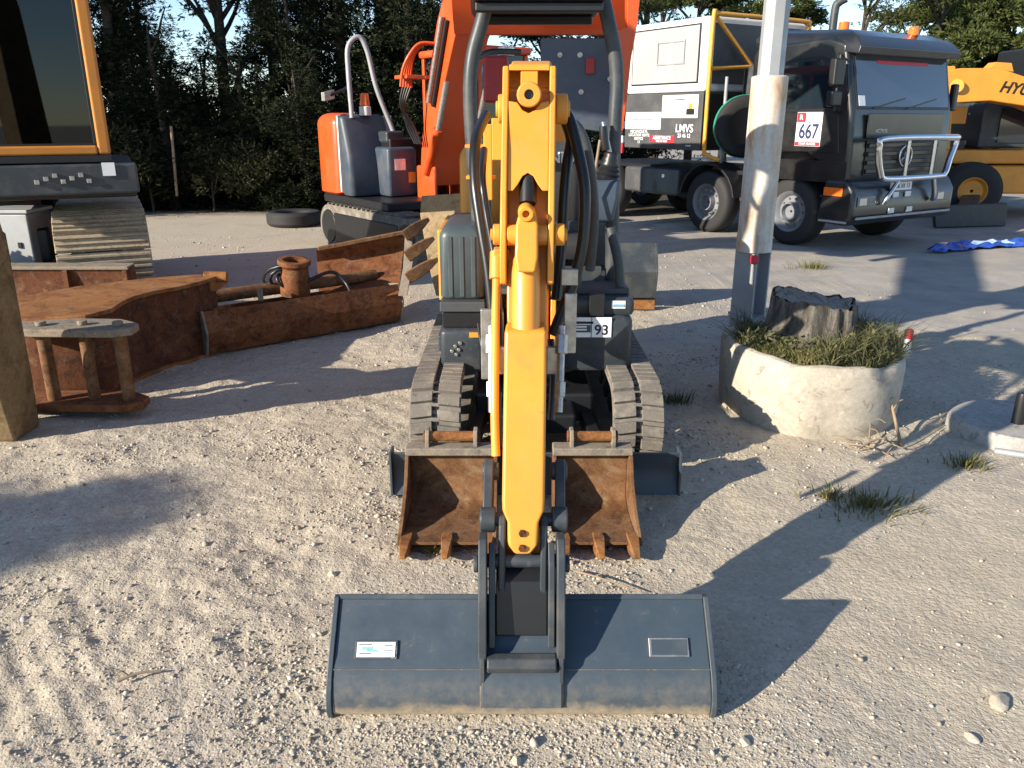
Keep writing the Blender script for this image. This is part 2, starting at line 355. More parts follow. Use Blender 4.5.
def ground_mat():
    m, nt, b = nm('gravel_ground'); co = coords(nt)
    L = nt.links.new
    sep = nd(nt, 'ShaderNodeSeparateXYZ'); L(co, sep.inputs[0])
    big = noise(nt, co, .55, 5, .6); med = noise(nt, co, 2.6, 6, .65); fine = noise(nt, co, 40, 5, .7)
    v1 = nd(nt, 'ShaderNodeTexVoronoi', i_Scale=48.0); L(co, v1.inputs['Vector'])
    v2 = nd(nt, 'ShaderNodeTexVoronoi', i_Scale=120.0); L(co, v2.inputs['Vector'])
    hs = nd(nt, 'ShaderNodeSeparateColor'); L(v1.outputs['Color'], hs.inputs[0])
    hs2 = nd(nt, 'ShaderNodeSeparateColor'); L(v2.outputs['Color'], hs2.inputs[0])
    sand = ramp(nt, med, [(.3, (.41,.352,.262)), (.7, (.51,.45,.345))])
    grey = ramp(nt, hs.outputs[0], [(0, (.34,.30,.24)), (.4, (.43,.385,.315)), (.75, (.50,.45,.375)), (1, (.60,.55,.47))])
    g2 = ramp(nt, hs2.outputs[1], [(0, (.37,.325,.26)), (.6, (.46,.41,.33)), (1, (.55,.495,.415))])
    gm = mix(nt, .45, grey, g2)
    c = mix(nt, ramp(nt, big, [(.36, .25), (.6, .85)]), sand, gm)
    c = mix(nt, ramp(nt, fine, [(.3, .35), (.55, 0.0)]), c, (.20,.165,.12))
    c = mix(nt, ramp(nt, noise(nt, co, 1.15, 7, .7, .5), [(.50, 0.0), (.66, .42)]), c, (.34,.30,.25))
    c = mix(nt, ramp(nt, noise(nt, co, 5.5, 7, .75), [(.56, 0.0), (.68, .35)]), c, (.60,.53,.43))
    # the worn hard-standing to the rear right
    warp = noise(nt, co, .8, 4)
    def math_(op, a, bb, clamp=False):
        n = nd(nt, 'ShaderNodeMath', operation=op, use_clamp=clamp)
        for i, q in enumerate((a, bb)):
            if hasattr(q, 'is_linked'): L(q, n.inputs[i])
            else: n.inputs[i].default_value = q
        return n.outputs[0]
    yy = math_('ADD', sep.outputs[1], math_('MULTIPLY', warp, 3.0)); xx = math_('ADD', sep.outputs[0], math_('MULTIPLY', warp, 2.0))
    ma = math_('MULTIPLY', math_('SUBTRACT', yy, 8.1), 1.4, True); mb = math_('MULTIPLY', math_('SUBTRACT', xx, 2.2), 1.6, True)
    mask = math_('MULTIPLY', ma, mb)
    mask = math_('MULTIPLY', mask, ramp(nt, med, [(.34, .25), (.52, 1.0)]))
    conc = ramp(nt, noise(nt, co, 1.7, 7, .65), [(.3, (.27,.255,.235)), (.7, (.40,.375,.34))])
    c = mix(nt, mask, c, conc)
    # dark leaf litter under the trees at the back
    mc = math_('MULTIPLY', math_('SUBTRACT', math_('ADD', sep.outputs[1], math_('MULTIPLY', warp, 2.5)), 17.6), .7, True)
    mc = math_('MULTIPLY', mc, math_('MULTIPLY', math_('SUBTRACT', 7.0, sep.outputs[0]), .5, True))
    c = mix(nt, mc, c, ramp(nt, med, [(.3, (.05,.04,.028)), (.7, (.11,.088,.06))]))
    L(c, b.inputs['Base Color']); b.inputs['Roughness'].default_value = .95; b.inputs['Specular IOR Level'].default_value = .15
    inv = math_('SUBTRACT', 1.0, v1.outputs['Distance'])
    hgt = math_('ADD', math_('MULTIPLY', inv, .5), math_('ADD', math_('MULTIPLY', fine, .8), math_('MULTIPLY', math_('SUBTRACT', 1.0, v2.outputs['Distance']), .35)))
    hgt = math_('MULTIPLY', hgt, math_('SUBTRACT', 1.0, math_('MULTIPLY', mask, .8)))
    bump(nt, b, hgt, .7, .008); return m
M['ground'] = ground_mat()
def stone_mat():
    m, nt, b = nm('gravel_stone'); g = nd(nt, 'ShaderNodeNewGeometry')
    c = ramp(nt, g.outputs['Random Per Island'], [(0, (.25,.22,.18)), (.3, (.38,.335,.275)), (.6, (.46,.405,.325)), (.85, (.50,.46,.395)), (1, (.60,.56,.50))])
    n = noise(nt, coords(nt), 90, 4)
    c = mix(nt, ramp(nt, n, [(.3, .4), (.6, 0.0)]), c, (.22,.185,.14))
    nt.links.new(c, b.inputs['Base Color']); b.inputs['Roughness'].default_value = .9; b.inputs['Specular IOR Level'].default_value = .2
    bump(nt, b, n, .4, .004); return m
M['stone'] = stone_mat()
# ------------------------------------------------------------ world, sun, camera
w = bpy.data.worlds.new('World'); SC.world = w; w.use_nodes = True
nt = w.node_tree; bg = nt.nodes['Background']
sky = nt.nodes.new('ShaderNodeTexSky'); sky.sky_type = 'NISHITA'; sky.sun_disc = False
SUN_EL, AZ = R(21.0), V((-.84, -.545, 0)).normalized()
sky.sun_elevation = SUN_EL; sky.sun_rotation = math.atan2(AZ.x, AZ.y) % (2*PI); sky.air_density = 1.0; sky.dust_density = .12; sky.ozone_density = 1.6; sky.altitude = 1800
nt.links.new(sky.outputs[0], bg.inputs[0]); bg.inputs[1].default_value = .105
sun = bpy.data.lights.new('sun', 'SUN'); sun.energy = 4.6; sun.angle = R(.55); sun.color = (1.0, .885, .72)
so = bpy.data.objects.new('sun', sun); COL.objects.link(so)
so.rotation_euler = (V((-AZ.x*math.cos(SUN_EL), -AZ.y*math.cos(SUN_EL), -math.sin(SUN_EL)))).to_track_quat('-Z', 'Y').to_euler()
cd = bpy.data.cameras.new('camera'); cd.sensor_width = 36; cd.lens = FOC*36/1024; cd.clip_end = 3000; cd.clip_start = .05
cam = bpy.data.objects.new('camera', cd); COL.objects.link(cam); cam.location = (0, 0, H); cam.rotation_euler = (PI/2-PITCH, 0, 0); SC.camera = cam
SC.view_settings.view_transform = 'Standard'; SC.view_settings.look = 'None'; SC.view_settings.exposure = 1.1; SC.view_settings.gamma = 1
SC.view_settings.use_curve_mapping = False
SC.render.engine = 'CYCLES'; SC.cycles.max_bounces = 6; SC.cycles.diffuse_bounces = 3; SC.cycles.use_denoising = True
SC.cycles.transparent_max_bounces = 12
# ------------------------------------------------------------ ground: one sheet, fine near the camera
def hgt(x, y):
    near = np.clip(1.25-np.abs(y-4)/9, .15, 1)
    h = .030*vnoise(x*1.1+7, y*1.1+3)+.020*vnoise(x*2.7+31, y*2.7)+.014*vnoise(x*6.3, y*6.3+9)+.009*vnoise(x*14, y*14)+.006*vnoise(x*31, y*31+5)
    right = np.clip((x-.9)/.6, 0, 1)*np.clip((4.6-y)/.6, 0, 1)          # trodden smooth earth at the right
    h = h*(1-.6*right)*near
    # dug-over lumps at the lower left
    d = np.exp(-((x+1.15)**2/.6+(y-2.75)**2/.6)); h = h+d*.022*vnoise(x*7+50, y*7)+d*.018*vnoise(x*17, y*17+40)+d*.008*vnoise(x*40, y*40)
    # grouser prints
    m = np.clip(1.3-np.hypot((x+1.72)/.55, (y-2.3)/.6), 0, 1); h = h+m*.0036*np.tanh(1.6*np.sin((x*.74+y*.68)*2*PI/.088+vnoise(x*4, y*4)*2.2))
    # keep it level under the machine and bucket
    k = np.clip(1.6-np.hypot((x-.1)/1.0, (y-2.5)/.75), 0, 1); h = h*(1-.7*k)
    return h
def axis(a0, a1, step, lo, hi, grow=1.16):
    c = list(np.arange(a0, a1, step)); s = step; p = c[-1]
    while p < hi: s *= grow; p += s; c.append(p)
    s = step; p = c[0]; pre = []
    while p > lo: s *= grow; p -= s; pre.append(p)
    return np.array(pre[::-1]+c)
xs = axis(-3.4, 4.0, .016, -400, 400, 1.12); ys = axis(1.3, 7.2, .016, -200, 900, 1.10)
XX, YY = np.meshgrid(xs, ys); ZZ = hgt(XX, YY)
nx, ny = len(xs), len(ys); idx = np.arange(nx*ny).reshape(ny, nx)
F = np.stack([idx[:-1,:-1], idx[:-1,1:], idx[1:,1:], idx[1:,:-1]], -1).reshape(-1, 4)
g = npmesh('ground', np.stack([XX, YY, ZZ], -1).reshape(-1, 3), F, M['ground'], smooth=True); tag(g, 'pale sandy gravel yard with ruts and grouser prints', 'ground', None, 'structure')
# ------------------------------------------------------------ loose gravel
def ico():
    t = (1+5**.5)/2
    v = np.array([(-1,t,0),(1,t,0),(-1,-t,0),(1,-t,0),(0,-1,t),(0,1,t),(0,-1,-t),(0,1,-t),(t,0,-1),(t,0,1),(-t,0,-1),(-t,0,1)], float)/math.hypot(1, t)
    f = np.array([(0,11,5),(0,5,1),(0,1,7),(0,7,10),(0,10,11),(1,5,9),(5,11,4),(11,10,2),(10,7,6),(7,1,8),(3,9,4),(3,4,2),(3,2,6),(3,6,8),(3,8,9),(4,9,5),(2,4,11),(6,2,10),(8,6,7),(9,8,1)])
    return v, f
IV, IF = ico()
def stones(px, py, size, name):
    n = len(px)
    v = IV[None]*(1+RNG.uniform(-.36, .34, (n, 12, 1)))+RNG.uniform(-.14, .14, (n, 12, 3))
    sc = np.stack([RNG.uniform(.75, 1.35, n), RNG.uniform(.7, 1.1, n), RNG.uniform(.45, .8, n)], -1)
    v = v*sc[:, None]*size[:, None, None]
    a = RNG.uniform(0, 2*PI, n); c, s = np.cos(a), np.sin(a)
    x = v[..., 0]*c[:, None]-v[..., 1]*s[:, None]; y = v[..., 0]*s[:, None]+v[..., 1]*c[:, None]
    tl = RNG.uniform(-.4, .4, n); z = v[..., 2]+x*tl[:, None]
    z0 = hgt(px, py)+size*RNG.uniform(-.1, .4, n)
    P = np.stack([x+px[:, None], y+py[:, None], z+z0[:, None]], -1).reshape(-1, 3)
    Fc = (IF[None]+12*np.arange(n)[:, None, None]).reshape(-1, 3)
    return npmesh(name, P, Fc, M['stone'])
N = 150000
u = RNG.random(N); py = 1.35+u**1.7*8.2; half = .72*py+.9; px = RNG.uniform(-1, 1, N)*half+.15
dens = .10+2.3*np.clip(vnoise(px*1.9+90, py*1.9)+.10, 0, 1)+1.5*np.clip(vnoise(px*5.5+3, py*5.5)+.0, 0, 1)
dens *= 1-.82*np.clip((px-.75)/.5, 0, 1)*np.clip((4.3-py+.25*px)/.8, 0, 1)
dens += .9*np.exp(-((py-2.02)/.16)**2)*(np.abs(px) < .9)
dens *= np.where((px > 2.4) & (py > 6.3), .15, 1)
keep = RNG.random(N) < dens*.72; px, py = px[keep], py[keep]
sz = np.clip(np.exp(RNG.normal(-5.9, .50, len(px))), .0016, .015)*(.85+.10*py)
o = stones(px, py, sz, 'gravel'); tag(o, 'loose pale pebbles strewn over the yard', 'gravel', None, 'stuff')
M2 = 9000; cxs = RNG.normal(0, 1, (26, 2))*np.array([1.3, 1.2])+np.array([-.9, 3.0]); wh = RNG.integers(0, 26, M2)
px2 = cxs[wh, 0]+RNG.normal(0, .16, M2); py2 = cxs[wh, 1]+RNG.normal(0, .12, M2); k2 = (py2 > 1.5) & ((px2 < .55) | (py2 > 4.2))
k2 &= ~((px2 > -.62) & (px2 < .70) & (py2 > 2.1) & (py2 < 2.9))
px2, py2 = px2[k2], py2[k2]; nb = 420
px2 = np.concatenate([px2, RNG.uniform(-.66, .75, nb), RNG.uniform(-4, 4.5, 900)]); py2 = np.concatenate([py2, 2.13-np.abs(RNG.normal(0, .07, nb)), RNG.uniform(1.5, 9, 900)])
o = stones(px2, py2, np.clip(np.exp(RNG.normal(-5.35, .45, len(px2))), .0028, .018), 'gravel'); tag(o, 'clusters of coarser stones and clods turned up in the yard', 'gravel', None, 'stuff')
# a few stones one can tell apart
def rock(p, size, label, seed):
    rr = random.Random(seed); b = bmesh.new(); bmesh.ops.create_icosphere(b, subdivisions=3, radius=1)
    ax = [V((rr.uniform(-1,1), rr.uniform(-1,1), rr.uniform(-1,1))).normalized() for _ in range(9)]
    for v_ in b.verts:
        for a in ax:
            d = v_.co.dot(a)
            if d > .72: v_.co -= a*(d-.72)
        v_.co.x *= size[0]; v_.co.y *= size[1]; v_.co.z *= size[2]
    me = bpy.data.meshes.new('stone'); b.to_mesh(me); b.free(); me.materials.append(M['stone'])
    o = bpy.data.objects.new('stone', me); COL.objects.link(o); o.location = (p.x, p.y, float(hgt(np.array([p.x]), np.array([p.y]))[0])+size[2]*.35); o.rotation_euler = (0, 0, rr.uniform(0, 3))
    return tag(o, label, 'stone', 'larger stones on the yard')
nf = 2600; py3 = RNG.uniform(8.5, 17.2, nf); px3 = RNG.uniform(-.70, .25, nf)*py3; k3 = vnoise(px3*.9+5, py3*.9) > -.02; px3, py3 = px3[k3], py3[k3]
o = stones(px3, py3, np.clip(np.exp(RNG.normal(-4.7, .45, len(px3))), .006, .03), 'gravel'); tag(o, 'stones and dry clods on the sunlit ground at the back', 'gravel', None, 'stuff')
rock(G(999, 703), (.055,.035,.022), 'large pale flat stone on bare earth far to the right of the grey bucket', 1)
rock(G(744, 746), (.024,.018,.013), 'small pale stone lying just past the lower right corner of the grey bucket', 2)
rock(G(516, 762), (.022,.017,.014), 'whitest stone on the gravel in front of the middle of the grey bucket', 3)
rock(G(972, 738), (.028,.016,.012), 'dark tan stone on the bare earth below the large flat stone', 4)
rock(G(332, 575), (.022,.018,.013), 'stone on the gravel behind the left end of the grey bucket', 5)
rock(G(650, 507), (.020,.016,.012), 'grey stone in the shade beside the right rusty bucket', 8)
# ------------------------------------------------------------ excavator buckets
def offset_in(prof, t):
    out = []; n = len(prof)
    for i, p in enumerate(prof):
        a = prof[max(i-1, 0)]; b = prof[min(i+1, n-1)]
        d = V((b[0]-a[0], b[1]-a[1])); d.normalize(); nn = V((-d.y, d.x))
        out.append((p[0]+nn.x*t, p[1]+nn.y*t))
    return out
def bucket(root, prof, W, mp, shell_m, side_m, inner_dir=1, t=.016, teeth=0, tooth_m=None, tooth=.13, ears=None, pin_m=None, lip_dir=None, side_t=.018, tooth_w=.055, sunk=None, sides=(-1, 1)):
    """prof: (a,b) points from the cutting lip round the back to the top edge; mp(a,w,b) -> local point"""
    inn = offset_in(prof, t*inner_dir)
    mb = MB(); h = W/2-.001
    ring = list(prof)+inn[::-1]
    mb.prism([mp(a, -h, b) for a, b in ring], mp(0, h, 0)-mp(0, -h, 0))
    mb.build('shell', shell_m, root, bevel=.003, smooth=40)
    side = sunk or prof
    for s in sides:
        m = MB(); w0 = s*(W/2); m.prism([mp(a, w0, b) for a, b in side], mp(0, w0+s*side_t, 0)-mp(0, w0, 0)); m.build('side_plate', side_m, root, bevel=.003)
    lp = V(prof[0]); dr = (V(prof[0])-V(prof[1])).normalized(); nr = V((-dr.y, dr.x))
    for k in range(teeth):
        w0 = (-W/2+tooth_w*.5+(W-tooth_w)*k/(teeth-1))
        m = MB(); rings = []
        for q, hw, hh in ((-.10, .5, .030), (-.02, .58, .036), (.02, .50, .032), (tooth*.55, .42, .022), (tooth, .30, .007)):
            c = lp+dr*q+nr*(.008)
            rings.append([mp(c.x+nr.x*hh*sb, w0+tooth_w*hw*sa, c.y+nr.y*hh*sb) for sa, sb in ((-1,-1),(1,-1),(1,1),(-1,1))])
        m.loft(rings); m.build('tooth', tooth_m or side_m, root, bevel=.004)
    if ears:
        (ea, eb), r, gap, L = ears      # pin centre, radius, gap between the ears, ear polygon
        for s in (-1, 1):
            m = MB(); m.prism([mp(a, s*gap/2, b) for a, b in L], mp(0, s*(gap/2+.022), 0)-mp(0, s*gap/2, 0)); m.build('ear', side_m, root, bevel=.003)
        m = MB(); m.cyl(mp(ea, -gap/2-.03, eb), mp(ea, gap/2+.03, eb), r, 18); m.build('pin', pin_m or shell_m, root, bevel=.003)
# ------------------------------------------------------------ the mini excavator
mx = thing('mini_excavator', 'small yellow and charcoal tracked excavator facing the camera, wide grey bucket lowered to the gravel', 'excavator', (.13, 4.9, 0))
W_ = dict(parent=mx, world=True)
def xa(Y): return .038+.04*(Y-2.4)
def A(dx, z, off=0.0):                   # a point on the stick: sideways, height, distance behind its front face
    Y = 2.33+.4*(z-.54)+off; return V((xa(Y)+dx, Y, z))
def ring(z, w, o0, o1, ch=.0): return [A(-w/2, z, o0), A(w/2, z, o0), A(w/2, z, o1), A(-w/2, z, o1)]
# stick
MB().loft([ring(.40, .12, .15, .24), ring(.52, .13, .13, .27), ring(1.2, .14, .13, .32), ring(1.7, .145, .10, .34), ring(2.06, .15, .10, .26)]).build('stick', M['yellow'], mx, .008, world=True)
# bracket of the stick: two cheeks, pressed front plate with a wavy lower edge
for s in (-1, 1):
    m = MB(); x0 = s*.070; x1 = s*.092
    poly = [A(x0, 2.07, .01), A(x0, 1.80, -.01), A(x0, 1.58, -.012), A(x0, 1.44, .0), A(x0, 1.36, .05), A(x0, 1.34, .14), A(x0, 1.7, .32), A(x0, 2.07, .25)]
    m.prism(poly, (x1-x0, 0, 0)); m.build('stick_cheek', M['yellow'], mx, .006, world=True)
m = MB()
bot = [(-.0695, 1.665), (-.05, 1.665), (-.034, 1.685), (-.018, 1.712), (0, 1.722), (.018, 1.712), (.034, 1.685), (.05, 1.665), (.0695, 1.665)]
topz = [(.0695, 1.955), (.040, 1.950), (.022, 1.925), (0, 1.915), (-.022, 1.925), (-.040, 1.950), (-.0695, 1.955)]
m.prism([A(x, z, .004) for x, z in bot+topz], A(0, 1.7, .02)-A(0, 1.7, .004)); m.build('front_plate', M['yellow'], mx, .003, world=True)
m = MB(); m.prism([A(-.0695, 2.055, .012), A(.0695, 2.055, .012), A(.0695, 2.075, .012), A(-.0695, 2.075, .012)], A(0, 2, .12)-A(0, 2, 0)); m.build('top_plate', M['yellow'], mx, .003, world=True)
# rod eye of the stick cylinder in the open top
m = MB(); m.lathe([(.016, -.03), (.038, -.03), (.042, -.024), (.042, .07), (.016, .07)], A(.0, 1.975, -.005), (0, 1, .0), 22); m.build('cylinder_eye', M['yellow'], mx, .002, world=True)
m = MB(); m.loft([[A(-.03+a, 2.06, .02+b) for a, b in ((0,0),(.06,0),(.06,.06),(0,.06))], [A(-.03+a, 1.98, .02+b) for a, b in ((0,0),(.06,0),(.06,.06),(0,.06))]]); m.build('cylinder_clevis', M['yellow'], mx, .004, world=True)
m = MB(); m.cyl(A(0, 1.975, -.02), A(0, 1.975, .03), .0155, 14); m.build('pin', M['black'], mx, .002, world=True)
# pivot bosses
for z, off, r, d0, d1 in ((1.93, .13, .052, .092, .135), (1.93, .13, .05, -.092, -.112), (1.52, .045, .038, .092, .128), (1.52, .045, .036, -.092, -.118)):
    MB().cyl(A(d0, z, off), A(d1, z, off), r, 20).build('pivot_boss', M['yellow'], mx, .006, world=True)
    MB().cyl(A(d1, z, off), A(d1+(.008 if d1 > 0 else -.008), z, off), r*.55, 14).build('pin_head', M['yellow_dirty'], mx, .002, world=True)
# bucket cylinder: base eye, tube, sliding rod guard
m = MB(); m.lathe([(.012, -.03), (.024, -.03), (.027, -.02), (.027, .03), (.012, .03)], A(-.004, 1.60, -.035), (0, 1, .1), 20); m.build('cylinder_eye', M['yellow'], mx, .002, world=True)
m = MB(); m.loft([ring(1.615, .045, -.035, .03), ring(1.56, .075, -.045, .05), ring(1.46, .078, -.045, .05), ring(1.41, .062, -.035, .04)]); m.build('cylinder_base', M['yellow'], mx, .01, world=True)
m = MB(); m.cyl(A(-.069, 1.52, .03), A(.069, 1.52, .03), .036, 18); m.build('base_pin', M['yellow'], mx, .004, world=True)
m = MB(); m.cyl(A(.0, 1.62, .03), A(.0, 1.80, .06), .03, 12); m.build('cylinder_hose_port', M['black'], mx, .003, world=True)
m = MB(); m.tube([A(-.004, 1.45, .045), A(-.004, 1.435, .045), A(-.003, 1.40, .046), A(0, 1.0, .060)], [.040, .047, .049, .049], 28); m.build('bucket_cylinder', M['yellow'], mx, .004, world=True)
m = MB(); zt = 1.225
m.loft([ring(zt, .142, -.005, .115), ring(.70, .142, -.005, .115), ring(.665, .138, -.005, .11), ring(.630, .104, -.005, .08), ring(.560, .100, -.003, .06), ring(.53, .05, .0, .04)])
m.build('rod_guard', M['yellow'], mx, .012, world=True, seg=3)
for z in (.60, .555): MB().cyl(A(-.002, z, -.015), A(-.002, z, .0), .0125, 6).build('bolt', M['rust_dark'], mx, .002, world=True)
MB().cyl(A(-.004, 1.2, .03), A(-.004, .55, .04), .022, 12).build('cylinder_rod', M['chrome'], mx, 0, world=True)
# bucket linkage
Yp = 2.40
def YZ(x, y, z): return V((xa(y)+x, y, z))
for s in (-1, 1):
    m = MB(); x0 = s*.107
    m.prism([YZ(x0, 2.60, .745), YZ(x0, 2.57, .77), YZ(x0, 2.53, .755), YZ(x0, 2.435, .62), YZ(x0, 2.41, .585), YZ(x0, 2.44, .55), YZ(x0, 2.49, .56), YZ(x0, 2.55, .62)], (s*.034, 0, 0)); m.build('side_link', M['charcoal'], mx, .006, world=True)
    MB().cyl(YZ(s*.095, 2.445, .60), YZ(s*.148, 2.445, .60), .044, 18).build('link_boss', M['charcoal'], mx, .006, world=True)
    MB().cyl(YZ(s*.09, 2.565, .725), YZ(s*.148, 2.565, .725), .032, 18).build('link_boss', M['charcoal'], mx, .006, world=True)
    m = MB(); x0 = s*.058
    m.prism([YZ(x0, 2.42, .63), YZ(x0, 2.38, .61), YZ(x0, 2.31, .42), YZ(x0, 2.33, .34), YZ(x0, 2.40, .34), YZ(x0, 2.48, .58)], (s*.024, 0, 0)); m.build('bucket_link', M['charcoal'], mx, .008, world=True)
MB().cyl(YZ(-.150, 2.445, .60), YZ(.150, 2.445, .60), .024, 16).build('link_pin', M['charcoal'], mx, .002, world=True)
# ditching bucket
BK = [(2.80, .012), (2.50, -.004), (2.28, -.006), (2.22, -.004), (2.190, .006), (2.176, .028), (2.176, .060), (2.186, .095), (2.207, .135), (2.232, .165), (2.262, .191), (2.392, .322)]
bx = xa(2.3)-.002
bk = MB(); h = .628; inn = [(2.80, .030), (2.50, .014), (2.29, .012), (2.235, .014), (2.212, .02), (2.197, .038), (2.195, .060), (2.204, .090), (2.222, .125), (2.245, .152), (2.273, .176), (2.403, .309)]
bk.prism([(bx-h, a, b) for a, b in BK+inn[::-1]], (2*h, 0, 0)); bucket_o = bk.build('ditching_bucket', M['bucket_shell'], mx, .004, world=True)
def sub(mb, name, mat, bevel=.003, smooth=40): return mb.build(name, mat, bucket_o, bevel, smooth, world=True)
for s in (-1, 1):
    x0 = bx+s*h
    sub(MB().prism([(x0, a, b) for a, b in [(2.82, -.01), (2.30, -.016), (2.21, -.012), (2.18, .0), (2.168, .026), (2.168, .062), (2.180, .10), (2.205, .143), (2.254, .197), (2.387, .332), (2.41, .328)]], (s*.018, 0, 0)), 'side_plate', M['bucket_grey'])
sub(MB().prism([(bx-h, a, b) for a, b in [(2.386, .324), (2.399, .337), (2.412, .325), (2.40, .312)]], (2*h, 0, 0)), 'top_edge', M['bucket_grey'])
# stiffening plate in the middle, ears, cross bar, hook plates
pl = [(2.1735, .050), (2.184, .098), (2.205, .139), (2.230, .169), (2.260, .194), (2.385, .321)]
sub(MB().prism([(bx-.132, a, b) for a, b in pl+[(a-.012, b+.006) for a, b in pl[::-1]]], (.264, 0, 0)), 'stiffener', M['bucket_shell'])
for s in (-1, 1): sub(MB().tube(spline([(bx+s*.134, a-.003, b+.002) for a, b in pl], 4), .0045, 6), 'weld_bead', M['bucket_wear'], 0, 60)
sub(MB().tube([(bx-h, 2.225, .1585), (bx-.14, 2.225, .1585)], .0022, 6), 'weld_bead', M['bucket_wear'], 0, 60); sub(MB().tube([(bx+.14, 2.225, .1585), (bx+h, 2.225, .1585)], .0022, 6), 'weld_bead', M['bucket_wear'], 0, 60)
for s in (-1, 1):
    x0 = bx+s*.115
    sub(MB().prism([(x0, 2.40, .36), (x0, 2.27, .215), (x0, 2.205, .20), (x0, 2.20, .25), (x0, 2.30, .55), (x0, 2.335, .585), (x0, 2.385, .585), (x0, 2.41, .55)], (s*.028, 0, 0)), 'ear', M['charcoal'], .005)
    x1 = bx+s*.122
    sub(MB().prism([(x1, 2.36, .345), (x1, 2.25, .185), (x1, 2.195, .11), (x1, 2.187, .115), (x1, 2.19, .20), (x1, 2.33, .41)], (s*.016, 0, 0)), 'gusset', M['charcoal'], .003)
    sub(MB().cyl((bx+s*.145, 2.35, .485), (bx+s*.160, 2.35, .485), .030, 16), 'pin_retainer', M['charcoal'], .004)
sub(MB().cyl((bx-.15, 2.37, .485), (bx+.15, 2.37, .485), .024, 16), 'pin', M['charcoal'], .002)
sub(MB().prism([(bx-.114, a, b) for a, b in [(2.245, .195), (2.21, .165), (2.185, .175), (2.175, .2), (2.195, .222), (2.225, .225)]], (.228, 0, 0)), 'cross_bar', M['charcoal'], .006)
sub(MB().prism([(bx-.086, a, b) for a, b in [(2.36, .33), (2.29, .245), (2.278, .253), (2.325, .43), (2.40, .47)]], (.172, 0, 0)), 'ear_shade_web', M['black'], .004)  # web painted black to stand for the shade between the ears
for s in (-1, 1): sub(MB().prism([(bx+s*.088, 2.40, .36), (bx+s*.088, 2.28, .22), (bx+s*.088, 2.24, .23), (bx+s*.088, 2.31, .50), (bx+s*.088, 2.36, .56), (bx+s*.088, 2.41, .53)], (s*.022, 0, 0)), 'inner_ear', M['charcoal'], .004)
# the two raised plates on the bucket's back, one with a printed label
def back_frame(px, py):
    d = V((0, 2.392-2.262, .322-.191)).normalized()
    q = S(px, py, 2.30); k = ((q.z-.18)-(q.y-2.262)*d.z/d.y)
    # intersect the view ray with the flat back plane
    o = V((0, 0, H)); r = (q-o).normalized(); n = V((0, -d.z, d.y)); t = (V((0, 2.262, .191))-o).dot(n)/r.dot(n)
    return o+r*t, d, n
c, d, n = back_frame(376.5, 650)
sub(MB().obox(c+n*.004, V((1,0,0))*.071, d*.030, n*.004), 'label_frame', M['bucket_grey'], .002)
lab = sub(MB().obox(c+n*.0095, V((1,0,0))*.064, d*.024, n*.0012), 'label', M['sticker'], 0)
for x, y, a, b, mt in ((-.03, .004, .018, .008, 'sticker_teal'), (-.012, -.004, .018, .006, 'sticker_teal'), (.042, .012, .014, .0022, 'ink'), (.042, .005, .014, .0022, 'sticker_teal'), (.042, -.002, .014, .0022, 'ink'), (.042, -.009, .014, .0022, 'sticker_teal'), (-.035, -.013, .02, .002, 'ink'), (-.036, .016, .022, .002, 'ink')):
    sub(MB().obox(c+V((x, 0, 0))+d*y+n*.0112, V((1,0,0))*a, d*b*.7, n*.0005), 'print_line', M[mt], 0)
c, d, n = back_frame(668.5, 647.5)
sub(MB().obox(c+n*.004, V((1,0,0))*.067, d*.031, n*.004), 'label_frame', M['steel'], .002)
sub(MB().obox(c+n*.0085, V((1,0,0))*.060, d*.025, n*.001), 'label_plate', M['bucket_grey'], .001)
# side pipe and hoses on the stick
def pipe(name, pts, r, mat, n=6, sides=10): return MB().tube(spline(pts, n), r, sides).build(name, M[mat], mx, 0, 60, world=True)
pipe('hydraulic_pipe', [A(-.108, 1.40, .14), A(-.108, 1.2, .11), A(-.105, .95, .09), A(-.098, .80, .09)], .015, 'yellow')
MB().cyl(A(-.108, 1.45, .14), A(-.108, 1.36, .135), .026, 14).build('pipe_clamp', M['yellow'], mx, .003, world=True)
MB().obox(A(-.09, 1.42, .15), (.03, 0, 0), (0, .03, 0), (0, 0, .045)).build('pipe_bracket', M['yellow'], mx, .006, world=True)
for s in (-1, 1):
    pipe('steel_pipe', [A(s*.125, 1.20, .16), A(s*.122, 1.05, .15), A(s*.118, .92, .15)], .013, 'steel')
    MB().cyl(A(s*.125, 1.17, .16), A(s*.1235, 1.11, .155), .022, 6).build('hose_fitting', M['steel'], mx, .002, world=True)
    MB().cyl(A(s*.121, 1.02, .15), A(s*.119, .97, .15), .021, 6).build('hose_fitting', M['steel'], mx, .002, world=True)
    MB().obox(A(s*.10, 1.08, .19), (.028, 0, 0), (0, .012, 0), (0, 0, .05)).build('pipe_clamp', M['steel'], mx, .003, world=True)
MB().obox(A(-.142, 1.13, .20), (.022, 0, 0), (0, .01, 0), (0, 0, .13)).build('hose_guard', M['steel'], mx, .004, world=True)
MB().obox(A(.155, 1.20, .20), (.022, 0, 0), (0, .01, 0), (0, 0, .11)).build('hose_guard', M['steel'], mx, .004, world=True)
MB().obox(A(.150, 1.36, .18), (.030, 0, 0), (0, .012, 0), (0, 0, .03)).build('hose_clamp', M['steel'], mx, .004, world=True)
pipe('hydraulic_hose', [S(497,372,2.9), S(494,330,2.95), S(488,270,3.0), S(480,220,3.05), S(475,180,3.1), S(476,140,3.2), S(486,115,3.4)], .021, 'hose')
pipe('hydraulic_hose', [S(500,372,2.95), S(499,320,3.0), S(495,262,3.1), S(487,215,3.15), S(482,178,3.2), S(484,150,3.4)], .016, 'hose')
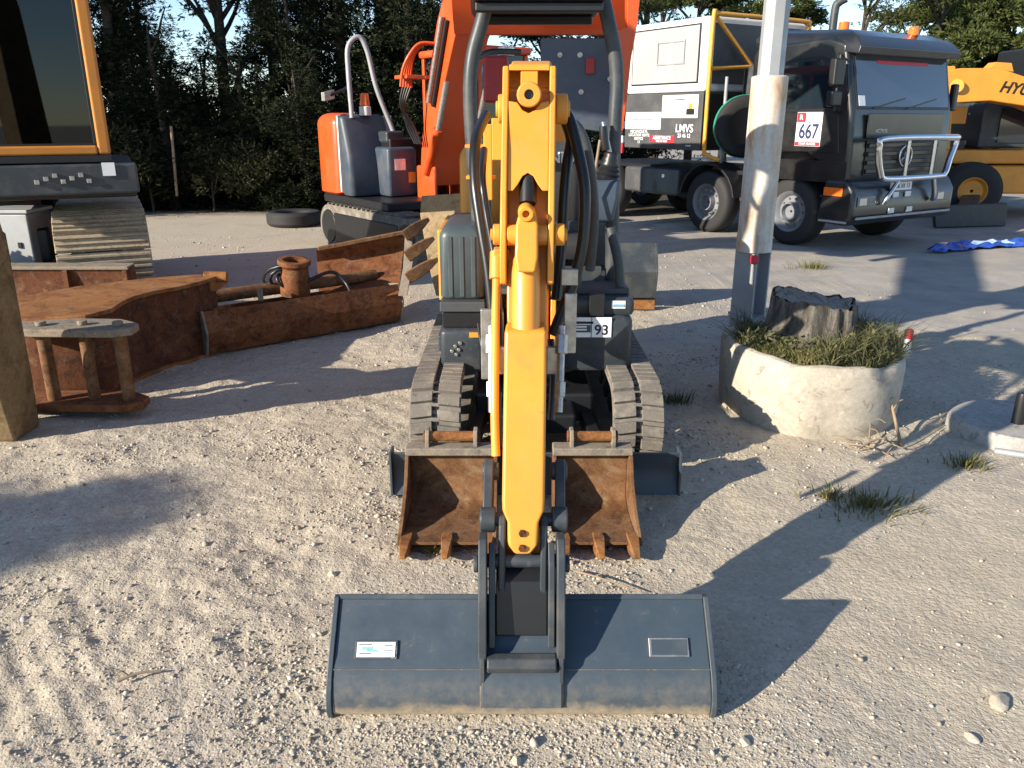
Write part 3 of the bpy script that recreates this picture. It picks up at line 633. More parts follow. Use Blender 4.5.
pipe('hydraulic_hose', [S(553,335,2.85), S(562,312,2.88), S(574,280,2.9), S(583,240,2.92), S(585,190,2.95), S(578,150,3.0), S(569,118,3.05), S(560,108,3.1)], .021, 'hose')
pipe('hydraulic_hose', [S(556,300,2.95), S(561,250,3.0), S(564,200,3.02), S(567,165,3.05), S(571,140,3.1), S(566,122,3.15)], .021, 'hose')
pipe('hydraulic_hose', [S(551,340,2.95), S(553,380,2.86), S(551,420,2.8)], .014, 'hose')
pipe('hydraulic_hose', [S(498,392,2.86), S(497,420,2.82), S(499,446,2.8)], .016, 'hose')
# boom
def BM(u, t):                            # u along the boom, t across (up)
    ctr = [(3.02, 1.90), (3.35, 1.96), (3.75, 1.90), (4.05, 1.72), (4.40, 1.28), (4.66, .92)]
    th = [.10, .15, .19, .20, .17, .12]; P = [V((0, a, b)) for a, b in ctr]
    d = (P[min(u+1, 5)]-P[max(u-1, 0)]).normalized(); n = V((0, -d.z, d.y)); q = P[u]+n*t*th[u]
    return q
m = MB(); m.loft([[YZ(a*.078, BM(u, t).y, BM(u, t).z) for a, t in ((-1, -1), (1, -1), (1, 1), (-1, 1))] for u in range(6)]); boom_o = m.build('boom', M['yellow'], mx, .01, world=True)
for s in (-1, 1):
    text('HYUNDAI', .12, M['ink'], boom_o, frame(YZ(s*.0795, 3.55, 1.925), (0, -1, .15) if s < 0 else (0, 1, -.15), (0, 0, 1)), 'lettering', world=True, bold=.002)
m = MB(); m.cyl(YZ(.0, 3.25, 2.03), YZ(.0, 4.15, 1.98), .04, 18); m.build('stick_cylinder', M['yellow'], mx, .004, world=True)
MB().cyl(YZ(.0, 2.96, 1.99), YZ(.0, 3.25, 2.03), .022, 14).build('cylinder_rod', M['chrome'], mx, 0, world=True)
MB().cyl(YZ(.0, 4.25, .80), YZ(.0, 3.95, 1.45), .045, 18).build('boom_cylinder', M['yellow'], mx, .004, world=True)
for s in (-1, 1):                        # boom foot cheeks and swing post, charcoal bracket with the maker's name
    MB().prism([YZ(s*.10, 4.75, .98), YZ(s*.10, 4.50, 1.02), YZ(s*.10, 4.38, .86), YZ(s*.10, 4.38, .60), YZ(s*.10, 4.75, .60)], (s*.03, 0, 0)).build('swing_cheek', M['yellow'], mx, .006, world=True)
MB().cyl(YZ(0, 4.52, .50), YZ(0, 4.52, .98), .095, 20).build('swing_post', M['yellow'], mx, .006, world=True)
MB().box(.05, .30, 4.36, 4.40, 1.63, 1.80).build('name_bracket', M['charcoal'], mx, .006, world=True)
text('HYUNDAI', .075, M['sticker'], mx, frame((.212, 4.357, 1.70), (1,0,0), (0,0,1)), 'lettering', world=True, bold=.002)
pipe('bracket_arm', [S(563,122,4.38), S(578,128,4.38), S(589,160,4.40), S(594,215,4.45), S(590,270,4.5)], .028, 'charcoal')
# work lamp and bracket at the left of the boom
MB().lathe([(.02, .09), (.055, .07), (.058, 0), (.052, -.004), (.02, -.004)], S(481, 160, 4.0), (0, 1, 0), 20).build('work_lamp', M['steel'], mx, .002, world=True)
MB().cyl(S(481, 160, 3.995), S(481, 160, 4.0), .051, 20).build('lamp_lens', M['lens'], mx, 0, world=True)
c = S(481, 177, 4.02); MB().obox(c, (.07, 0, 0), (0, .05, 0), (0, 0, .008)).build('lamp_bracket', M['yellow'], mx, .003, world=True)
c = S(481, 146, 4.02); MB().obox(c, (.075, 0, 0), (0, .05, 0), (0, 0, .008)).build('lamp_bracket', M['yellow'], mx, .003, world=True)
for px, y0, y1, hw in ((488, 124, 200, .02), (497, 118, 160, .025), (556, 118, 142, .045)):
    a = S(px, y0, 3.95); b = S(px, y1, 3.95); MB().obox((a+b)/2, (hw, 0, 0), (0, .02, 0), (0, 0, (a.z-b.z)/2)).build('boom_bracket', M['yellow'], mx, .005, world=True)
# upper body
def rbox(x0, x1, y0, y1, z0, z1, r=.06, rz=None, n=5):     # rounded-top box as a loft of rounded sections up the height
    rings = []; zz = [(z0, r*.25), (z0+.02, 0)]+[(z1-r+r*math.sin(PI/2*k/n), r*(1-math.cos(PI/2*k/n))) for k in range(n+1)]
    for z, ins in zz:
        X0, X1, Y0, Y1 = x0+ins, x1-ins, y0+ins, y1-ins; rr = min(r, .05); rg = []
        for cx, cy, a0 in ((X1-rr, Y1-rr, 0), (X0+rr, Y1-rr, 90), (X0+rr, Y0+rr, 180), (X1-rr, Y0+rr, 270)):
            for k in range(5): a = R(a0+90*k/4); rg.append((cx+rr*math.cos(a), cy+rr*math.sin(a), z))
        rings.append(rg)
    return MB().loft(rings)
rbox(-.37, .08, 5.78, 6.28, 1.1, 1.74, .12).build('engine_cover', M['yellow'], mx, .0, 50, world=True)
MB().obox(S(496, 80, 5.9), (.085, 0, 0), (0, .10, 0), (0, 0, .15)).build('red_cover', M['red_part'], mx, .02, world=True); MB().cyl(S(506, 56, 5.9), S(506, 47, 5.9), .06, 18).build('filler_cap', M['lens'], mx, .01, world=True)
rbox(-.47, .745, 5.55, 6.30, .60, 1.20, .10).build('engine_hood', M['yellow'], mx, .0, 50, world=True)
MB().box(-.46, .74, 4.80, 6.1, .52, .62).build('floor_deck', M['charcoal'], mx, .01, world=True)
MB().cyl((.13, 5.15, .36), (.13, 5.15, .52), .30, 32).build('slew_ring', M['black'], mx, .004, world=True)
# left front: ribbed cover above, step box below
lc = rbox(-.43, -.165, 4.72, 5.5, .86, 1.30, .07); lc.build('ribbed_cover', M['ribbed'], mx, 0, 50, world=True)
for k in range(3):
    x = -.365+.068*k; MB().obox((x, 4.718, 1.06), (.013, 0, 0), (0, .004, 0), (0, 0, .18)).build('cover_rib', M['ribbed'], mx, .004, world=True)
MB().box(-.445, -.395+.0, 4.80, 5.55, .84, 1.27).build('side_panel', M['yellow'], mx, .012, world=True)
MB().box(-.43, -.16, 4.66, 5.45, .80, .862).build('step_plate', M['plastic'], mx, .008, world=True)
MB().box(-.42, -.17, 4.68, 5.4, .70, .798).build('step_riser', M['black'], mx, .008, world=True)
rbox(-.43, -.17, 4.63, 5.4, .43, .70, .03).build('front_box', M['charcoal'], mx, 0, 50, world=True)
MB().box(-.255, -.175, 4.622, 4.632, .655, .685).build('yellow_label', M['yellow'], mx, 0, world=True)
for k, (x, z) in enumerate(((-.34, .60), (-.32, .58), (-.36, .57), (-.31, .62), (-.335, .55))):
    MB().cyl((x, 4.618, z), (x, 4.64, z), .011, 10).build('bolt', M['steel'], mx, .002, world=True)
rbox(-.16, -.05, 4.70, 4.9, .42, .80, .02).build('valve_block', M['steel'], mx, 0, 50, world=True)
for k in range(5):
    pipe('hydraulic_hose', [(-.20+.03*k, 4.62, .74-.02*k), (-.17+.02*k, 4.52, .60), (-.12+.03*k, 4.50, .48), (-.05, 4.6, .44)], .011, 'hose')
# right front: box with the auction label
rbox(.305, .715, 4.58, 5.4, .46, .80, .05).build('front_box', M['charcoal'], mx, 0, 50, world=True)
rbox(.30, .72, 4.60, 5.4, .798, .90, .03).build('box_lid', M['charcoal'], mx, 0, 50, world=True)
st = MB().box(.365, .585, 4.572, 4.576, .670, .790).build('auction_label', M['sticker'], mx, 0, world=True)
MB().box(.375, .463, 4.5695, 4.5715, .70, .745).build('print_block', M['bluegrey'], st, 0, world=True)
MB().box(.368, .478, 4.5695, 4.5715, .752, .766).build('print_line', M['ink'], st, 0, world=True)
for z in (.735, .718): MB().box(.378, .44, 4.5672, 4.5692, z-.005, z+.004).build('print_line', M['sticker'], st, 0, world=True)
MB().box(.4655, .4695, 4.5695, 4.5715, .67, .79).build('print_line', M['bluegrey'], st, 0, world=True)
text('93', .085, M['ink'], st, frame((.527, 4.571, .712), (1,0,0), (0,0,1)), world=True, bold=.0015)
MB().box(.585, .665, 4.596, 4.5995, .838, .884).build('blue_label', M['sticker'], mx, 0, world=True)
MB().box(.592, .658, 4.5925, 4.5945, .848, .864).build('print_line', M['sticker_blue'], mx, 0, world=True)
MB().box(.45, .54, 4.56, 4.60, .80, .93).build('latch_block', M['black'], mx, .006, world=True)
# floor, control columns, seat
MB().box(-.14, .70, 4.70, 5.5, .90, .935).build('foot_plate', M['plastic'], mx, .006, world=True)
for px, py in ((545, 300), (560, 296), (585, 298), (600, 300), (612, 299)):
    MB().obox(S(px, py, 4.75), (.02, 0, 0), (0, .03, 0), (0, 0, .02)).build('pedal', M['steel'], mx, .004, world=True)
pipe('control_post', [S(577,305,4.72), S(579,265,4.74), S(583,230,4.76), S(592,205,4.8)], .022, 'charcoal')
pipe('control_post', [S(621,300,4.75), S(618,260,4.8), S(610,228,4.85)], .03, 'plastic')
m = MB(); m.loft([[S(x, y, Y) for x, y, Y in q] for q in (
    ((589,222,4.78),(612,222,4.78),(614,222,5.1),(590,222,5.1)), ((590,198,4.76),(618,198,4.76),(619,198,5.1),(591,198,5.1)), ((595,180,4.80),(620,180,4.80),(620,180,5.1),(595,180,5.1)))]); m.build('console', M['bluegrey'], mx, .02, 50, world=True)
q = []; c0 = S(607, 181, 4.92); c1 = S(612, 152, 4.92)
for k in range(13):
    t = k/12; q.append((c0.lerp(c1, t), (.085-.045*t)*(1.0 if k % 2 else .86)))
MB().tube([a for a, b in q], [b for a, b in q], 16).build('lever_boot', M['black'], mx, 0, 60, world=True)
pipe('control_lever', [S(611,156,4.92), S(606,135,4.92), S(603,122,4.93)], .012, 'steel'); MB().tube([S(603,126,4.92), S(604,140,4.92), S(606,150,4.92)], [.022,.028,.024], 12).build('lever_grip', M['black'], mx, .004, world=True)
pipe('control_rod', [S(591,215,4.7), S(594,180,4.72), S(600,140,4.74)], .008, 'twig')
rbox(-.10, .48, 5.15, 5.62, 1.02, 1.18, .06).build('seat_cushion', M['seat'], mx, 0, 50, world=True)
rbox(-.08, .46, 5.50, 5.64, 1.18, 1.62, .06).build('seat_back', M['seat'], mx, 0, 50, world=True)
MB().box(-.05, .70, 5.44, 5.50, .93, 1.24).build('seat_pedestal', M['charcoal'], mx, .02, world=True)
m = MB(); m.box(-.16, .56, 4.96, 5.0, .93, 1.02); m.build('seat_stand', M['charcoal'], mx, .006, world=True)
# roof posts and canopy
pl_ = [S(482,330,5.0), S(480,250,5.0), S(476,190,5.0), S(472,140,5.0), S(470,90,5.0), S(473,55,5.0), S(481,25,5.0), S(487,2,5.02)]
pr_ = [S(611,330,5.0), S(612,250,5.0), S(613,180,5.0), S(615,120,5.0), S(617,85,5.0), S(615,55,5.0), S(609,25,5.0), S(604,2,5.02)]
pipe('canopy_post', pl_, .042, 'charcoal', 5, 16); pipe('canopy_post', pr_, .042, 'charcoal', 5, 16)
MB().obox(S(484, 190, 4.98), (.04, 0, 0), (0, .04, 0), (0, 0, .30)).build('post_socket', M['charcoal'], mx, .01, world=True)
z = 2.47
m = MB(); m.loft([[(-.21, 4.66, z+.02), (.50, 4.66, z+.02), (.52, 5.46, z+.02), (-.24, 5.46, z+.02)], [(-.23, 4.62, z+.07), (.52, 4.62, z+.07), (.54, 5.50, z+.07), (-.26, 5.50, z+.07)], [(-.17, 4.72, z+.12), (.46, 4.72, z+.12), (.48, 5.4, z+.12), (-.20, 5.4, z+.12)]]); m.build('canopy_roof', M['black'], mx, .02, 50, world=True)
for y in (4.70, 5.30): MB().box(-.20, .49, y, y+.06, z-.03, z+.021).build('roof_frame', M['black'], mx, .012, world=True)
pipe('grab_rail', [S(472,62,5.05), S(490,52,5.2), S(520,52,5.3)], .018, 'charcoal')
# undercarriage
MB().box(-.22, .48, 4.45, 5.95, .17, .36).build('undercarriage', M['black'], mx, .02, world=True)
MB().box(-.10, .36, 4.2, 4.46, .20, .32).build('blade_mount', M['black'], mx, .02, world=True)
def track(xc, wd):
    c0, c1, z0, r = 4.34, 5.86, .245, .205
    path = []; per = 2*(c1-c0)+2*PI*r; n = 58
    def at(s_):
        s_ %= per; L = c1-c0
        if s_ < L: return V((0, c1-s_, z0+r)), V((0, 0, 1))
        s_ -= L
        if s_ < PI*r: a = PI/2+s_/r; return V((0, c0+r*math.cos(a), z0+r*math.sin(a))), V((0, math.cos(a), math.sin(a)))
        s_ -= PI*r
        if s_ < L: return V((0, c0+s_, z0-r)), V((0, 0, -1))
        s_ -= L; a = -PI/2+s_/r; return V((0, c1+r*math.cos(a), z0+r*math.sin(a))), V((0, math.cos(a), math.sin(a)))
    m = MB(); rings = []
    for k in range(116):
        p, q = at(per*k/116); X = V((1, 0, 0)); rings.append([p-X*wd/2+V((xc,0,0)), p-X*wd/2+q*.022+V((xc,0,0)), p+X*wd/2+q*.022+V((xc,0,0)), p+X*wd/2+V((xc,0,0))])
    m.loft(rings, False, True)
    for k in range(n):                   # two staggered rows of lugs
        for s in (-1, 1):
            p, q = at(per*(k+(.25 if s > 0 else 0))/n); p2, q2 = at(per*(k+(.25 if s > 0 else 0)+.55)/n)
            pc, qc = (p+p2)/2, (q+q2).normalized(); t = (p2-p).normalized(); X = V((1, 0, 0))
            c = pc+qc*.032+V((xc+s*wd*.268, 0, 0))
            m.obox(c, X*wd*.212+t*(.007*s), t*per/n*.40, qc*.014)
    t = thing_part = m.build('rubber_track', M['track_rubber'], mx, .004, 40, world=True)
    m = MB()
    for k in range(116):
        p, q = at(per*k/116); m.obox(p+q*.016+V((xc, 0, 0)), (.014, 0, 0), V((0, q.z, -q.y))*.010, q*.012)
    m.build('chain_slots', M['black'], t, 0, 0, world=True)
    for yy, rr, nm_ in ((c0, .175, 'idler'), (c1, .175, 'sprocket')):
        MB().lathe([(.03, -.06), (rr, -.05), (rr, .05), (.03, .06)], (xc, yy, z0), (1, 0, 0), 28, False).build(nm_, M['black'], mx, .004, world=True)
    for k in range(4): MB().lathe([(.02, -.07), (.07, -.06), (.07, .06), (.02, .07)], (xc, c0+.32+.30*k, .125), (1, 0, 0), 18, False).build('roller', M['black'], mx, .004, world=True)
    MB().box(xc-.07, xc+.07, c0+.05, c1-.05, .20, .33).build('track_frame', M['charcoal'], mx, .01, world=True)
track(-.425, .285); track(.70, .285)
# dozer blade
BP = [(3.80, .02), (3.84, .10), (3.845, .17), (3.81, .255)]
m = MB(); m.prism([(-.635, a, b) for a, b in BP+[(a+.018, b) for a, b in BP[::-1]]], (1.515, 0, 0)); bl = m.build('dozer_blade', M['bucket_grey'], mx, .004, world=True)
for s, x in ((-1, -.635), (1, .867)): MB().box(x, x+.013, 3.79, 3.90, .02, .262).build('end_plate', M['bucket_grey'], bl, .003, world=True)
for x in (-.25, .50): MB().bar((x, 3.86, .15), (x+(.08 if x < 0 else -.08), 4.6, .22), .07, .09).build('blade_arm', M['black'], mx, .008, world=True)
MB().cyl((.13, 3.9, .20), (.13, 4.5, .42), .04, 14).build('blade_cylinder', M['black'], mx, .003, world=True)
# ------------------------------------------------------------ two rusty toothed buckets on the gravel in front of the blade
def front_bucket(x0, W, label, yb, ry=0.0):
    t = thing('digging_bucket', label, 'bucket', (x0, 3.55, 0), R(ry), 'rusty toothed buckets laid in front of the blade')
    prof = [(-.31, .045), (-.10, .026), (.06, .024), (.125, .05), (.155, .11), (.165, .20), (.155, .30)]
    mp = lambda a, w_, b: V((w_, a, b))
    side = [(-.31, .04), (-.10, .02), (.06, .018), (.13, .045), (.162, .11), (.172, .20), (.16, .315), (.085, .315), (.0, .20), (-.12, .125), (-.26, .075)]
    bucket(t, prof, W, mp, M['rust_in'], M['rust_in'], inner_dir=1, t=.014, teeth=3, tooth_m=M['rust_orange'], tooth=.115, sunk=[(a, b) for a, b in side], tooth_w=.045)
    MB().box(-W/2-.018, W/2+.018, .085, .175, .315, .355).build('top_beam', M['rust_grey'], t, .006)
    ear = [(.17, .33), (.10, .34), (.10, .40), (.13, .435), (.18, .435), (.20, .40)]
    gap = W*.52
    for s in (-1, 1):
        MB().prism([V((s*gap/2, a, b)) for a, b in ear], (s*.02, 0, 0)).build('ear', M['rust_grey'], t, .004)
        MB().cyl((s*(gap/2+.02), .15, .395), (s*(gap/2+.032), .15, .395), .030, 14).build('pin_washer', M['rust'], t, .003)
    MB().cyl((-gap/2, .15, .395), (gap/2, .15, .395), .026, 16).build('pin', M['rust_orange'], t, .002)
    return t
front_bucket(-.30, .42, 'rusty toothed bucket left of the yellow arm, in front of the dozer blade', 0)
front_bucket(.40, .36, 'rusty toothed bucket right of the yellow arm, in front of the dozer blade', 0)
# ------------------------------------------------------------ large crawler excavator at the left edge
le = thing('crawler_excavator', 'large dark excavator at the left edge, orange framed cab window, tan mud caked track', 'excavator', (-4.9, 9.4, 0))
def LB(mb, name, mat, parent=None, bevel=.01, smooth=40): return mb.build(name, M[mat], parent or le, bevel, smooth, world=True)
cx0, cx1, cy0, cy1, cz0, cz1 = -4.98, -3.80, 7.90, 9.45, 1.52, 3.15
LB(MB().box(cx0, cx1, cy0, cy1, cz0-.02, cz0+.05), 'cab_floor', 'black')
LB(MB().box(cx0, cx1, cy0+.02, cy1, cz1, cz1+.10), 'cab_roof', 'cab_orange', None, .04)
for x, y in ((cx0, cy0), (cx1-.11, cy0), (cx0, cy1-.1), (cx1-.11, cy1-.1)):
    LB(MB().box(x, x+.11, y, y+.10, cz0+.05, cz1), 'cab_pillar', 'cab_orange', None, .025)
LB(MB().box(cx0+.11, cx1-.11, cy0, cy0+.09, cz0+.051, cz0+.135), 'window_rail', 'cab_orange', None, .02)
LB(MB().box(cx0+.11, cx1-.11, cy0, cy0+.09, cz1-.10, cz1), 'window_rail', 'cab_orange', None, .02)
for a, b, c, d in ((cx0+.111, cx0+.135, cz0+.136, cz1-.1), (cx1-.135, cx1-.111, cz0+.136, cz1-.1), (cx0+.136, cx1-.136, cz0+.136, cz0+.155)):
    LB(MB().box(a, b, cy0+.02, cy0+.06, c, d), 'window_seal', 'black', None, .004)
LB(MB().box(cx0+.12, cx1-.12, cy0+.036, cy0+.044, cz0+.14, cz1-.1), 'windscreen', 'cab_glass', None, 0)
LB(MB().box(cx1-.06, cx1-.052, cy0+.12, cy1-.12, cz0+.6, cz1-.05), 'side_window', 'cab_glass', None, 0)
LB(MB().box(cx1-.07, cx1-.02, cy0+.10, cy1-.1, cz0+.05, cz0+.6), 'cab_door', 'cab_orange', None, .01)
LB(MB().box(cx0+.02, cx0+.06, cy0+.10, cy1-.1, cz0+.05, cz1), 'cab_wall', 'black', None, .01)
LB(MB().box(cx0+.1, cx1-.1, cy1-.06, cy1-.02, cz0+.05, cz1), 'cab_wall', 'black', None, .01)
LB(MB().box(-4.65, -4.15, 8.55, 9.1, 1.75, 1.95), 'seat', 'seat', None, .05); LB(MB().box(-4.65, -4.15, 9.0, 9.15, 1.95, 2.6), 'seat_back', 'seat', None, .05)
LB(MB().box(-4.72, -4.62, 8.4, 9.0, 1.9, 2.15), 'console', 'plastic', None, .02); LB(MB().box(-4.2, -4.1, 8.4, 9.0, 1.9, 2.15), 'console', 'plastic', None, .02)
LB(MB().box(-5.0, -3.60, 7.80, 8.2, 1.22, 1.49), 'front_skirt', 'charcoal', None, .02)
LB(MB().obox(S(104, 169, 7.79), (.055, 0, 0), (0, .003, 0), (0, 0, .06)), 'label', 'sticker', None, 0)
for k in range(7): LB(MB().obox(S(42+7.5*k, 180-(k % 3)*3, 7.79), (.02, 0, 0), (0, .012, 0), (0, 0, .02)), 'bolt', 'steel', None, .004)
LB(MB().box(-5.0, -3.62, 8.21, 9.8, 1.15, 1.495), 'deck', 'black', None, .02); LB(MB().box(-6.3, -4.9, 9.81, 11.0, 1.15, 1.495), 'deck', 'black', None, .02)
LB(MB().box(-6.3, -5.2, 9.9, 11.0, 1.5, 2.0), 'engine_housing', 'cab_orange', None, .12)
LB(MB().cyl((-5.3, 10, .7), (-5.3, 10, 1.15), .7, 32), 'slew_ring', 'black')
LB(MB().box(-6.2, -4.5, 8.9, 10.7, .45, .8), 'undercarriage', 'black', None, .03)
def big_track(xc, wd):
    c0, c1, z0, r = 8.78, 10.9, .50, .43; L = c1-c0; per = 2*L+2*PI*r; n = 36
    def at(s_):
        s_ %= per
        if s_ < L: return V((0, c1-s_, z0+r)), V((0, 0, 1))
        s_ -= L
        if s_ < PI*r: a = PI/2+s_/r; q = V((0, math.cos(a), math.sin(a))); return V((0, c0, z0))+q*r, q
        s_ -= PI*r
        if s_ < L: return V((0, c0+s_, z0-r)), V((0, 0, -1))
        s_ -= L; a = -PI/2+s_/r; q = V((0, math.cos(a), math.sin(a))); return V((0, c1, z0))+q*r, q
    m = MB(); rr = random.Random(4)
    for k in range(n):
        p, q = at(per*k/n); p2, q2 = at(per*(k+.93)/n); t = (p2-p); d = t.normalized(); qq = (q+q2).normalized(); c = (p+p2)/2+V((xc, 0, 0)); X = V((1, 0, 0))
        m.obox(c, X*wd/2, t/2, qq*.016)
        for f_ in (-.30, .05, .38): m.obox(c+d*t.length*f_+qq*.030, X*wd/2*rr.uniform(.97, 1), d*.014, qq*.018)
    return m
t_ = LB(big_track(-4.00, .88), 'crawler_track', 'track_tan', None, .006); LB(big_track(-6.20, .88), 'crawler_track', 'track_tan', None, .006)
for xc in (-4.00, -6.20):
    LB(MB().box(xc-.2, xc+.2, 8.9, 10.8, .3, .7), 'track_frame', 'black', None, .02)
    for yy in (8.78, 10.9): LB(MB().lathe([(.05, -.2), (.40, -.18), (.40, .18), (.05, .2)], (xc, yy, .50), (1, 0, 0), 28, False), 'idler', 'black', None, .01)
P_ = V((-3.75, 7.9, 0)); R_ = Matrix.Rotation(R(26), 4, 'Z'); L_ = P_+R_ @ (V((-4.9, 9.4, 0))-P_)
le.location = L_; le.rotation_euler.z = R(26); ROOTM[le.name] = Matrix.Translation(L_) @ R_
LB(MB().loft([[(x-.2, y, z), (x+.2, y, z), (x+.2, y+dy, z+dz), (x-.2, y+dy, z+dz)] for x, y, z, dy, dz in ((-6.1, 8.4, 1.5, .5, .3), (-5.4, 7.0, 3.8, .6, .4), (-4.0, 5.2, 4.5, .3, .6), (-2.95, 3.75, 3.3, .1, .5))]), 'boom', 'cab_orange', None, .02)
LB(MB().loft([[(x-w_, y-h_, z), (x+w_, y-h_, z), (x+w_, y+h_, z), (x-w_, y+h_, z)] for x, y, z, w_, h_ in ((-3.24, 4.72, 0.0, .17, .14), (-3.19, 4.60, .35, .19, .17), (-3.06, 4.36, 1.2, .19, .22), (-2.95, 3.75, 3.2, .17, .30), (-2.93, 3.6, 3.8, .15, .2))]), 'dipper_arm', 'arm_tan', None, .015)
# grey steel chest between the tracks, rusty plate lying across
ch = thing('storage_chest', 'pale grey steel chest at the left edge beside the muddy excavator track', 'chest', (-5.12, 8.5, 0))
MB().box(-5.45, -4.96, 8.3, 8.75, .02, .97).build('body', M['galv'], ch, .02, world=True); MB().box(-5.47, -4.94, 8.28, 8.77, .972, 1.01).build('lid', M['galv'], ch, .01, world=True)
MB().box(-5.10, -5.06, 8.285, 8.3, .62, .68).build('latch', M['black'], ch, .004, world=True)
bp = thing('blade_plate', 'long rusty steel blade plate standing in front of the muddy excavator track', 'blade', (-4.4, 7.85, 0))
MB().prism([(-5.3, 7.72, .0), (-5.3, 7.78, .25), (-5.3, 7.74, .46), (-5.3, 7.72, .515), (-5.3, 7.86, .525), (-5.3, 7.88, .25), (-5.3, 7.82, .0)], (1.58, 0, 0)).build('plate', M['rust_dark'], bp, .01, world=True)
MB().prism([(-5.3, 7.70, .50), (-5.3, 7.69, .535), (-5.3, 7.87, .545), (-5.3, 7.87, .528), (-5.3, 7.72, .518)], (1.585, 0, 0)).build('top_strip', M['rust_grey'], bp, .008, world=True)
for x in (-4.36, -3.78): MB().box(x, x+.05, 7.69, 7.80, .02, .50).build('rib', M['rust_dark'], bp, .006, world=True)
# ------------------------------------------------------------ rusty bucket lying on its side, hitch towards the camera
rb = thing('trenching_bucket', 'rusty bucket lying on its side, hitch bars standing upright, beside the tan dipper arm', 'bucket', (-3.1, 5.8, 0))
mpb = lambda a, w_, b: ROOTM[rb.name].inverted() @ V((a, b, w_+.315))
prof = [(-2.52, 6.72), (-2.58, 6.46), (-2.68, 6.26), (-2.80, 6.10), (-2.865, 5.92), (-2.875, 5.72), (-2.85, 5.50), (-2.93, 5.33), (-3.2, 5.22), (-3.45, 5.26), (-3.62, 5.5)]
side = [(-2.47, 6.76), (-2.54, 6.46), (-2.64, 6.24), (-2.76, 6.08), (-2.825, 5.90), (-2.835, 5.72), (-2.80, 5.48), (-2.88, 5.27), (-3.2, 5.17), (-3.47, 5.22), (-3.70, 5.80), (-3.45, 6.25), (-3.05, 6.58), (-2.72, 6.75)]
bucket(rb, prof, .58, mpb, M['rust_dark'], M['rust_orange'], inner_dir=-1, t=.03, teeth=3, tooth_m=M['rust_orange'], tooth=.20, sunk=side, side_t=.03, tooth_w=.09)
for z in (.055, .565):
    pts = [(-3.40, 5.23), (-3.42, 5.02), (-3.30, 4.96), (-2.56, 4.94), (-2.45, 5.00), (-2.46, 5.13), (-2.62, 5.24), (-2.9, 5.26)]
    MB().prism([(x, y, z) for x, y in pts], (0, 0, .055)).build('hitch_plate', M['rust_grey'] if z > .3 else M['rust'], rb, .012, world=True)
for x, y, r in ((-3.06, 5.05, .042), (-2.80, 5.07, .038), (-2.56, 5.05, .042)):
    MB().cyl((x, y, .11), (x, y, .566), r, 20).build('hitch_pin', M['rust_in'], rb, .006, world=True)
    MB().cyl((x, y, .620), (x, y, .65), r*.8, 16).build('pin_cap', M['rust_grey'], rb, .006, world=True)
MB().cyl((-2.41, 6.72, .62), (-2.60, 6.70, .63), .045, 14).build('cutter_bar', M['rust_orange'], rb, .01, world=True)
# ------------------------------------------------------------ rusty trough shaped bucket, mouth up
d = V((1.48, 1.2, 0)).normalized(); nrm = V((-d.y, d.x, 0)); ctr = V((-1.80, 7.0, 0))
tb = thing('trough_bucket', 'long rusty ditching bucket lying mouth up on the gravel, left of the small excavator', 'bucket', ctr)
mpt = lambda a, w_, b: d*w_+nrm*a+V((0, 0, b))
bucket(tb, [(.03, .385), (-.035, .215), (.03, .02), (.28, .0), (.50, .05), (.56, .30)], 1.86, mpt, M['rust'], M['rust_grey'], inner_dir=1, t=.02, side_t=.02,
       sunk=[(.03, .39), (-.04, .215), (.025, .01), (.28, -.008), (.51, .045), (.57, .31)])
MB().tube([mpt(.50, -.75, .40), mpt(.50, .95, .40)], .058, 14).build('torque_tube', M['rust_in'], tb, .004)
MB().box(-.02, .02, -.02, .02, 0, .1).xf(Matrix.Translation(mpt(.25, -.35, .36))).build('lug', M['rust_grey'], tb, .004)
m = MB(); m.lathe([(.10, 0), (.14, .0), (.125, .26), (.15, .29), (.15, .33), (.10, .33)], mpt(.42, .05, .34), V((.08, -.1, 1)), 20); m.build('pivot_tube', M['rust'], tb, .006)
ho = thing('hose_coil', 'loose coil of old black hydraulic hose lying on the rusty ditching bucket', 'hose', S(285, 285, 7.4))
for k in range(3):
    pts = [S(285+(22-3*k)*math.cos(a)+4*k, 279+(13-2*k)*math.sin(a), 7.35+.12*math.sin(a+k)) for a in [2*PI*i/14 for i in range(14)]]
    MB().tube(pts, .016, 8, close=True).build('hose_loop', M['black'], ho, 0, 60, world=True)
MB().tube(spline([S(300,285,7.3), S(330,272,7.4), S(345,282,7.4), S(352,296,7.3)]), .016, 8).build('hose_end', M['black'], ho, 0, 60, world=True)
# ------------------------------------------------------------ bucket on its side with teeth to the right
sb = thing('toothed_bucket', 'curved rusty toothed bucket rising behind the long ditching bucket, teeth pointing right', 'bucket', (-1.4, 7.9, 0))
rows = []
for xs_, ys_, Ys in (((316, 345, 375, 405), (250, 246, 241, 233), (7.95, 8.0, 8.1, 8.2)), ((317, 345, 375, 404), (262, 258, 252, 245), (8.02, 8.1, 8.2, 8.3)), ((318, 346, 375, 402), (278, 275, 270, 263), (7.9, 8.0, 8.1, 8.15)), ((319, 346, 374, 400), (294, 291, 287, 280), (7.65, 7.7, 7.8, 7.85)), ((321, 346, 372, 398), (306, 303, 299, 294), (7.35, 7.4, 7.45, 7.5))):
    rows.append([S(a, b, c) for a, b, c in zip(xs_, ys_, Ys)])
MB().solid(rows, (0, .03, .01)).build('shell', M['rust'], sb, .004, 60, world=True)
MB().prism([S(398, 296, 7.48), S(403, 268, 7.8), S(405, 233, 8.2), S(412, 236, 8.18), S(413, 262, 7.85), S(407, 296, 7.48)], (0, .03, 0)).build('side_plate', M['rust_grey'], sb, .005, world=True)
